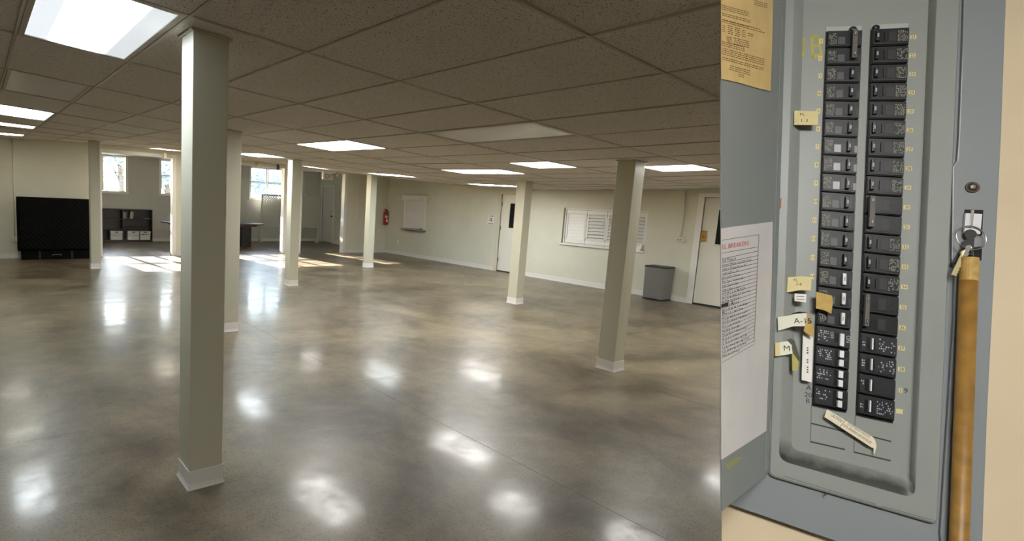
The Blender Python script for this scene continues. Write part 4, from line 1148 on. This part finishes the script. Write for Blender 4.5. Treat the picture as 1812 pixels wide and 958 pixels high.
# yellowed instruction sheet
org = DL(1320, 80, 0.001)
t = thing('instruction_sheet', 'yellowed printed instruction sheet on the panel door top', 'paper', org)
M_YEL = mat('aged_paper', rgb(218, 188, 128), 0.75, var=0.07, scale=35)
dplate('sheet', [(1277.2, -200), (1373, -200), (1368, 0), (1366, 90), (1363.5, 161.5), (1340, 156), (1310, 147), (1277.2, 139.5)], 0.0002, 0.0010, M_YEL, t, org)
rows = [(8, 40, 1277, 1326, 3), (0, 30, 1334, 1358, 3), (22, 30, 1277, 1328, 2), (34, 56, 1277, 1325, 1), (33, 60, 1277, 1347, 1), (37, 63, 1277, 1354, 1), (44, 60, 1277, 1283, 4), (44, 60, 1287, 1297, 5), (48, 62, 1300, 1310, 5), (52, 64, 1312, 1320, 4), (58, 68, 1323, 1333, 2), (64, 72, 1285, 1295, 5), (66, 80, 1298, 1326, 4), (72, 88, 1277, 1318, 3), (84, 112, 1277, 1353, 4), (100, 124, 1277, 1352, 2), (115, 128, 1290, 1327, 3), (130, 136, 1306, 1318, 2)]
ink = MB()
for (ya, yb, xa, xb, n_) in rows:
    sl_ = (yb-ya)/max(xb-xa, 30)*0.6
    for q in range(n_):
        x = xa+random.uniform(0, 2)
        while x < xb:
            l = random.uniform(1.5, 5); y = ya+q*3.4+(x-xa)*0.27
            e = min(x+l, xb)
            ink.add([DL(x, y, 0.0012)-org, DL(x, y+1.5, 0.0012)-org, DL(e, y+1.5+(e-x)*0.27, 0.0012)-org, DL(e, y+(e-x)*0.27, 0.0012)-org], [(0, 1, 2, 3)])
            x += l+random.uniform(0.7, 1.6)
ip = ink.build('printed_text', mat('brown_ink', rgb(120, 96, 62), 0.7), t); ip['kind'] = 'stuff'
# breaker directory in a clear sleeve
org = DL(1320, 600, 0.001)
t = thing('directory_sheet', 'white breaker directory with red heading in a plastic sleeve', 'paper', org)
M_SHEET = mat('directory_white', rgb(222, 218, 218), 0.35, var=0.03, scale=25, bump=0.25, bscale=14, coat=0.35)
dplate('sheet', [(1277.2, 404.5), (1300, 401), (1340, 396), (1367.5, 392.5), (1366, 480), (1362, 600), (1356, 763), (1310, 793), (1277.2, 814)], 0.0002, 0.0012, M_SHEET, t, org)
def dq(mb, a, b, wpx, w=0.0014):
    (xa, ya), (xb, yb) = a, b
    mb.add([DL(xa, ya-wpx/2, w)-org, DL(xa, ya+wpx/2, w)-org, DL(xb, yb+wpx/2, w)-org, DL(xb, yb-wpx/2, w)-org], [(0, 1, 2, 3)])
rules = MB()
yl = [(425.5, 415.5), (448.5, 437), (458.5, 444.5)]; 
L0, L1 = 466.0, 452.5
for k in range(25):
    yl.append((L0+k*7.35, L1+k*6.55 if k < 20 else L1+k*6.55))
xr = lambda y: 1343-(y-415)*0.045
for (ya, yb) in yl: dq(rules, (1277.3, ya), (xr(yb), yb), 0.9)
for q in range(24):
    y = 415.5+q*8; a = DL(xr(y)-0.5, y, 0.0014)-org; b = DL(xr(y)+0.5, y, 0.0014)-org; c_ = DL(xr(y+8)+0.5, y+8, 0.0014)-org; d_ = DL(xr(y+8)-0.5, y+8, 0.0014)-org
    rules.add([a, d_, c_, b], [(0, 1, 2, 3)])
ro = rules.build('ruled_lines', mat('rule_grey', rgb(110, 110, 108), 0.6), t); ro['kind'] = 'stuff'
def door_text(s, x, y, slope, pxh, material, name):
    o0 = DL(x, y, 0.0015); ax = DL(x+10, y+10*slope, 0.0015)-o0; ay = DL(x, y-10, 0.0015)-o0
    sc = pxh/7.0
    vs, fs = text_mesh(s, 1.0)
    V = [o0-org+ax*(vx*sc*0.74)+ay*(vy*sc) for vx, vy in vs]
    return MB().add(V, fs).build(name, material, t)
M_REDI = mat('red_ink', rgb(196, 74, 74), 0.6)
door_text('EL BREAKERS', 1277.6, 441.5, -0.16, 8.2, M_REDI, 'heading')
door_text('Sub Panel A', 1277.6, 463.5, -0.14, 5.0, M_INK, 'entry')
M_GINK = mat('grey_ink', rgb(84, 84, 84), 0.6)
ENT = ['ounted Heater for Dish Wash', 'unge in Dining Room #2', 'unge Lights 1 (A) 1', 'ghts in Kit. Pantry', 'ffee Pot 1 Kitchen #2', 'cept North Hall', 'cept Lights 1 (A) 3']
for k, s_ in enumerate(ENT):
    door_text(s_, 1277.6, L0+(k+1)*7.35-1.6, -0.19, 4.3, M_GINK, 'entry')
scr = MB()
for k in range(7, 23):
    y = L0+(k+1)*7.35-3.4; sl_ = -0.21-0.008*k; x = 1278; end = random.uniform(1306, 1334)
    while x < end:
        l = random.uniform(1.2, 4.0); yy = y+(x-1277)*sl_
        for h_ in (random.uniform(-1.6, -0.6), random.uniform(0.2, 1.2)):
            dq(scr, (x, yy+h_), (min(x+l, end), yy+h_+l*sl_), 1.1, 0.0015)
        x += l+random.uniform(0.6, 2.2)
so = scr.build('faint_entries', M_GINK, t); so['kind'] = 'stuff'
dplate('redaction_bar', [(1277.3, 539), (1289, 535), (1289, 542), (1277.3, 545)], 0.0012, 0.0016, M_INK, t, org)
door_text('A', 1293, 541, -0.2, 7.5, M_INK, 'handwritten_letter')
door_text('B', 1277.8, 557, -0.2, 7.5, M_INK, 'handwritten_letter')

# ------------------------------------------------------------------ labels and tape stuck to the panel
def put_fit(mb, s, org, ax, ay, size, width):
    vs, fs = text_mesh(s, size); k = width/max(v[0] for v in vs)
    return put_text(mb, s, org, ax*k, ay, size)
def sticker(name, lab, pts, w, material, grp=None, text=None, th=0.0006):
    P = PLs(pts, w); c = sum(P, Vector())/len(P); wc = PMW @ c
    mw = PMW @ Matrix.Translation(c)
    t = thing(name, lab, 'label', mw=mw, group=grp)
    MB().prism([p-c for p in P], (0, 0, -th)).build('strip', material, t)
    if text:
        for (s_, x_, y_, sz, ang) in text:
            o_ = PL(x_, y_, w+0.0002)-c; a = math.radians(ang)
            put_text(MB(), s_, o_, (math.cos(a), math.sin(a), 0), (-math.sin(a), math.cos(a), 0), sz).build('writing', M_INK, t)
    return t, c
M_PENCIL = mat('pencil', rgb(110, 100, 84), 0.7)
wS = 0.0125
sticker('paper_label', 'cream paper label at the fifth breaker on the left', [(1405.5, 196), (1448, 197), (1447.5, 221.5), (1405.5, 221)], wS, M_TAPE, None, [('PL', 1415, 205, 0.006, 0), ('1. 3', 1416, 216, 0.006, 0)])
sticker('paper_label', 'cream paper label below the centre on the panel rim', [(1394, 491), (1418, 489), (1436, 490.5), (1435, 514), (1414, 514), (1392.5, 518)], wS, M_TAPE, None, [('FL', 1404, 498, 0.005, 0), ('2-8', 1408, 505, 0.005, 0)])
t, c = sticker('paper_label', 'tiny white label under the lower cream label', [(1406.5, 519.5), (1427, 521), (1426, 535.5), (1406, 533)], wS, M_PAPER)
mk = MB()
for q in range(2): mk.prism([PL(1409+k_[0], 524+q*5+k_[1], wS+0.0002)-c for k_ in ((0, 0), (14, 0.8), (14, 2), (0, 1.2))], (0, 0, -0.0001)).build('print_line', M_PENCIL, t); mk = MB()
sticker('tape_strip', 'brown aged tape curling over the fifteenth breaker', [(1444.5, 516.5), (1458, 520), (1472, 523.5), (1474, 535), (1471, 555.5), (1458, 549), (1444, 546)], 0.0135, M_TAPEY)
t, c = sticker('tape_strip', 'white tape marked A-15 folded at its end', [(1376, 561.5), (1400, 558), (1406, 556), (1428, 554), (1424.5, 577.5), (1402, 578), (1377, 586)], 0.016, M_TAPEW, None, [('A-15', 1405, 572.5, 0.0100, 7)])
MB().prism([p-c for p in PLs([(1428, 554), (1431, 558), (1441, 583), (1438, 597), (1422, 586), (1424.5, 577.5)], 0.015)], (0, 0, -0.001)).build('folded_end', M_TAPEY, t)
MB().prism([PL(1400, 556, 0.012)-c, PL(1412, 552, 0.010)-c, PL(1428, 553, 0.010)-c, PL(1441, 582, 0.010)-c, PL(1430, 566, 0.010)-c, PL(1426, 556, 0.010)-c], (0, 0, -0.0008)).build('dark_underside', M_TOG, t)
t, c = sticker('tape_strip', 'yellow tape marked M with a curled hanging tail', [(1372, 608), (1380, 606), (1394, 604), (1401, 611), (1402, 626), (1388, 629), (1372, 630)], 0.016, M_TAPEW, None, [('M', 1386, 621, 0.010, 5)])
MB().prism([p-c for p in PLs([(1372, 607), (1379.5, 606), (1380, 631), (1371.5, 630.5)], 0.0164)], (0, 0, -0.0006)).build('yellow_end', M_STK, t)
MB().prism([p-c for p in PLs([(1392, 602), (1400, 599.5), (1406, 603), (1415, 633), (1414, 640), (1404, 626), (1400, 611)], 0.015)], (0, 0, -0.0008)).build('dark_fold', mat('fold_dark', rgb(74, 76, 62), 0.6), t)
MB().prism([p-c for p in PLs([(1401.5, 618), (1408, 630), (1414, 642), (1411, 657), (1402, 656)], 0.0146)], (0, 0, -0.0008)).build('tail', M_TAPEO, t)
t, c = sticker('paper_label', 'long white upright label left of the lowest breakers', [(1421, 592.5), (1439, 596), (1436.5, 677), (1418.5, 673)], 0.0075, M_PAPER)
mk = MB(); y = 615
while y < 658:
    l = random.uniform(2, 3.5)
    if not (628 < y < 632 or 644 < y < 647):
        mk.prism([PL(1427.5+a_, y+b_, 0.0077)-c for a_, b_ in ((0, 0), (3, 0), (3, l), (0, l))], (0, 0, -0.0001))
    y += l+1.6
mo = mk.build('vertical_print', M_PENCIL, t); mo['kind'] = 'stuff'
# caution strip hanging from a slot
a_, b_, c_, d_ = (1463.5, 724.5), (1546, 775), (1541.5, 792), (1459, 738.5)
t, c = sticker('caution_strip', 'cream CAUTION strip hanging aslant below the breakers', [a_, b_, c_, d_], 0.0065, mat('caution_cream', rgb(232, 222, 196), 0.6))
pa, pb = PL(*d_, 0.0067), PL(*c_, 0.0067); ax = (pb-pa).normalized(); ay = Vector((-ax.y, ax.x, 0))
L_t = (pb-pa).length
M_CINK = mat('caution_ink', rgb(84, 70, 62), 0.7)
put_fit(MB(), 'CAUTION!', pa-c+ax*0.0035+ay*0.0055, ax, ay, 0.0052, 0.0135).build('warning_word', M_INK, t)
put_fit(MB(), 'DO NOT REMOVE TWISTOUTS', pa-c+ax*0.0225+ay*0.0078, ax, ay, 0.0045, L_t-0.030).build('warning_text', M_CINK, t)
put_fit(MB(), 'UNTIL BREAKERS ARE INSTALLED', pa-c+ax*0.0195+ay*0.0030, ax, ay, 0.0045, L_t-0.022).build('warning_text', M_CINK, t)
q = pa-c+ax*0.0185; MB().prism([q, q+ay*0.012, q+ay*0.012+ax*0.0005, q+ax*0.0005], (0, 0, -0.0001)).build('divider_line', mat('brick_red_ink', rgb(150, 90, 70), 0.7), t)
MB().prism([p-c for p in PLs([(1546, 775), (1549, 781), (1551, 790), (1548, 803), (1546, 803), (1546.5, 794), (1541.5, 792)], 0.005)], (0, 0, -0.0006)).build('curled_tip', mat('caution_cream', rgb(232, 222, 196), 0.6), t)

# ------------------------------------------------------------------ pole standing against the panel
pt, pb_ = PL(1715.5, 457, 0.0205), PL(1697, 958, 0.0205)
T_, B_ = PMW @ pt, PMW @ pb_
d = (B_-T_).normalized(); Lp = (T_.z)/(-d.z); G = T_+d*Lp
M_POLE = mat('worn_wood', rgb(150, 112, 52), 0.45, var=0.28, scale=55, bump=0.1, bscale=120)
M_POLE2 = mat('worn_wood_top', rgb(196, 160, 88), 0.6, var=0.2, scale=130)
t = thing('wooden_pole', 'worn golden-brown wooden pole leaning in front of the panel', 'pole', G)
MB().tube([T_-G+d*0.028, T_-G+d*0.6, Vector((0, 0, 0.004))-d*0.0], 0.0083, 20).build('shaft', M_POLE, t, smooth=True)
MB().tube([T_-G, T_-G+d*0.0015, T_-G+d*0.028], 0.0083, 20).build('bare_tip', M_POLE2, t, smooth=False)

# ------------------------------------------------------------------ keys in the latch
c = PL(1718.5, 421, 0.020)
t = thing('key_ring', 'steel key ring with keys hanging from the white latch', 'keys', mw=PMW @ Matrix.Translation(c))
def kp(x, y, w): return PL(x, y, w)-c
MB().torus((0, 0, 0), (0.15, 0.1, 1), 0.0152, 0.0007, 32, 8).build('ring', M_CHROME, t, smooth=True)
MB().torus(kp(1716, 440, 0.018), (1, 0.2, 0.2), 0.0045, 0.0009, 20, 8).build('clip_loop', M_CHROME, t, smooth=True)
def key(pts, width, material, lab=None, teeth=False, w=0.018, headr=0.006):
    (ax_, ay_), (bx_, by_) = pts
    A, B2 = kp(ax_, ay_, w), kp(bx_, by_, w); dd = (B2-A).normalized(); nn = Vector((-dd.y, dd.x, 0)); L2 = (B2-A).length
    hw_ = width/1180/2
    P = []
    P += [A-nn*hw_, A+nn*hw_]
    if teeth:
        n_ = 7
        for k in range(n_):
            P += [A+dd*L2*(k+0.35)/n_+nn*hw_*0.45, A+dd*L2*(k+0.8)/n_+nn*hw_]
    P += [B2+nn*hw_*0.5, B2-nn*hw_]
    k_ = MB().prism(P, (0, 0, 0.0014)).build('key', material, t)
    hd = [A-dd*headr*0.6+(dd*math.cos(2*math.pi*q/14)+nn*math.sin(2*math.pi*q/14))*headr for q in range(14)]
    MB().prism(hd, (0, 0, 0.0016)).build('key_bow', material, k_)
M_KDARK = mat('key_dark', rgb(64, 64, 62), 0.4, metal=0.6)
key(((1708, 436), (1688, 467)), 6, M_KDARK, w=0.0145, headr=0.005)  # dark key shape standing in for the keys' shadow
key(((1704, 452), (1687, 488)), 6.5, mat('key_brass', rgb(196, 184, 140), 0.35, metal=0.7), teeth=True, w=0.020, headr=0.004)
key(((1716, 420), (1717, 452)), 9, M_KDARK, w=0.0150, headr=0.006)
key(((1712, 441), (1706, 454)), 5, M_CHROME, w=0.0215, headr=0.003)
MB().prism([kp(1719, 439, 0.014), kp(1733, 437, 0.014), kp(1735, 444, 0.014), kp(1734, 462, 0.014), kp(1718, 462, 0.014)], (0, 0, 0.003)).build('black_fob', M_TOG, t, bevel=0.0006)
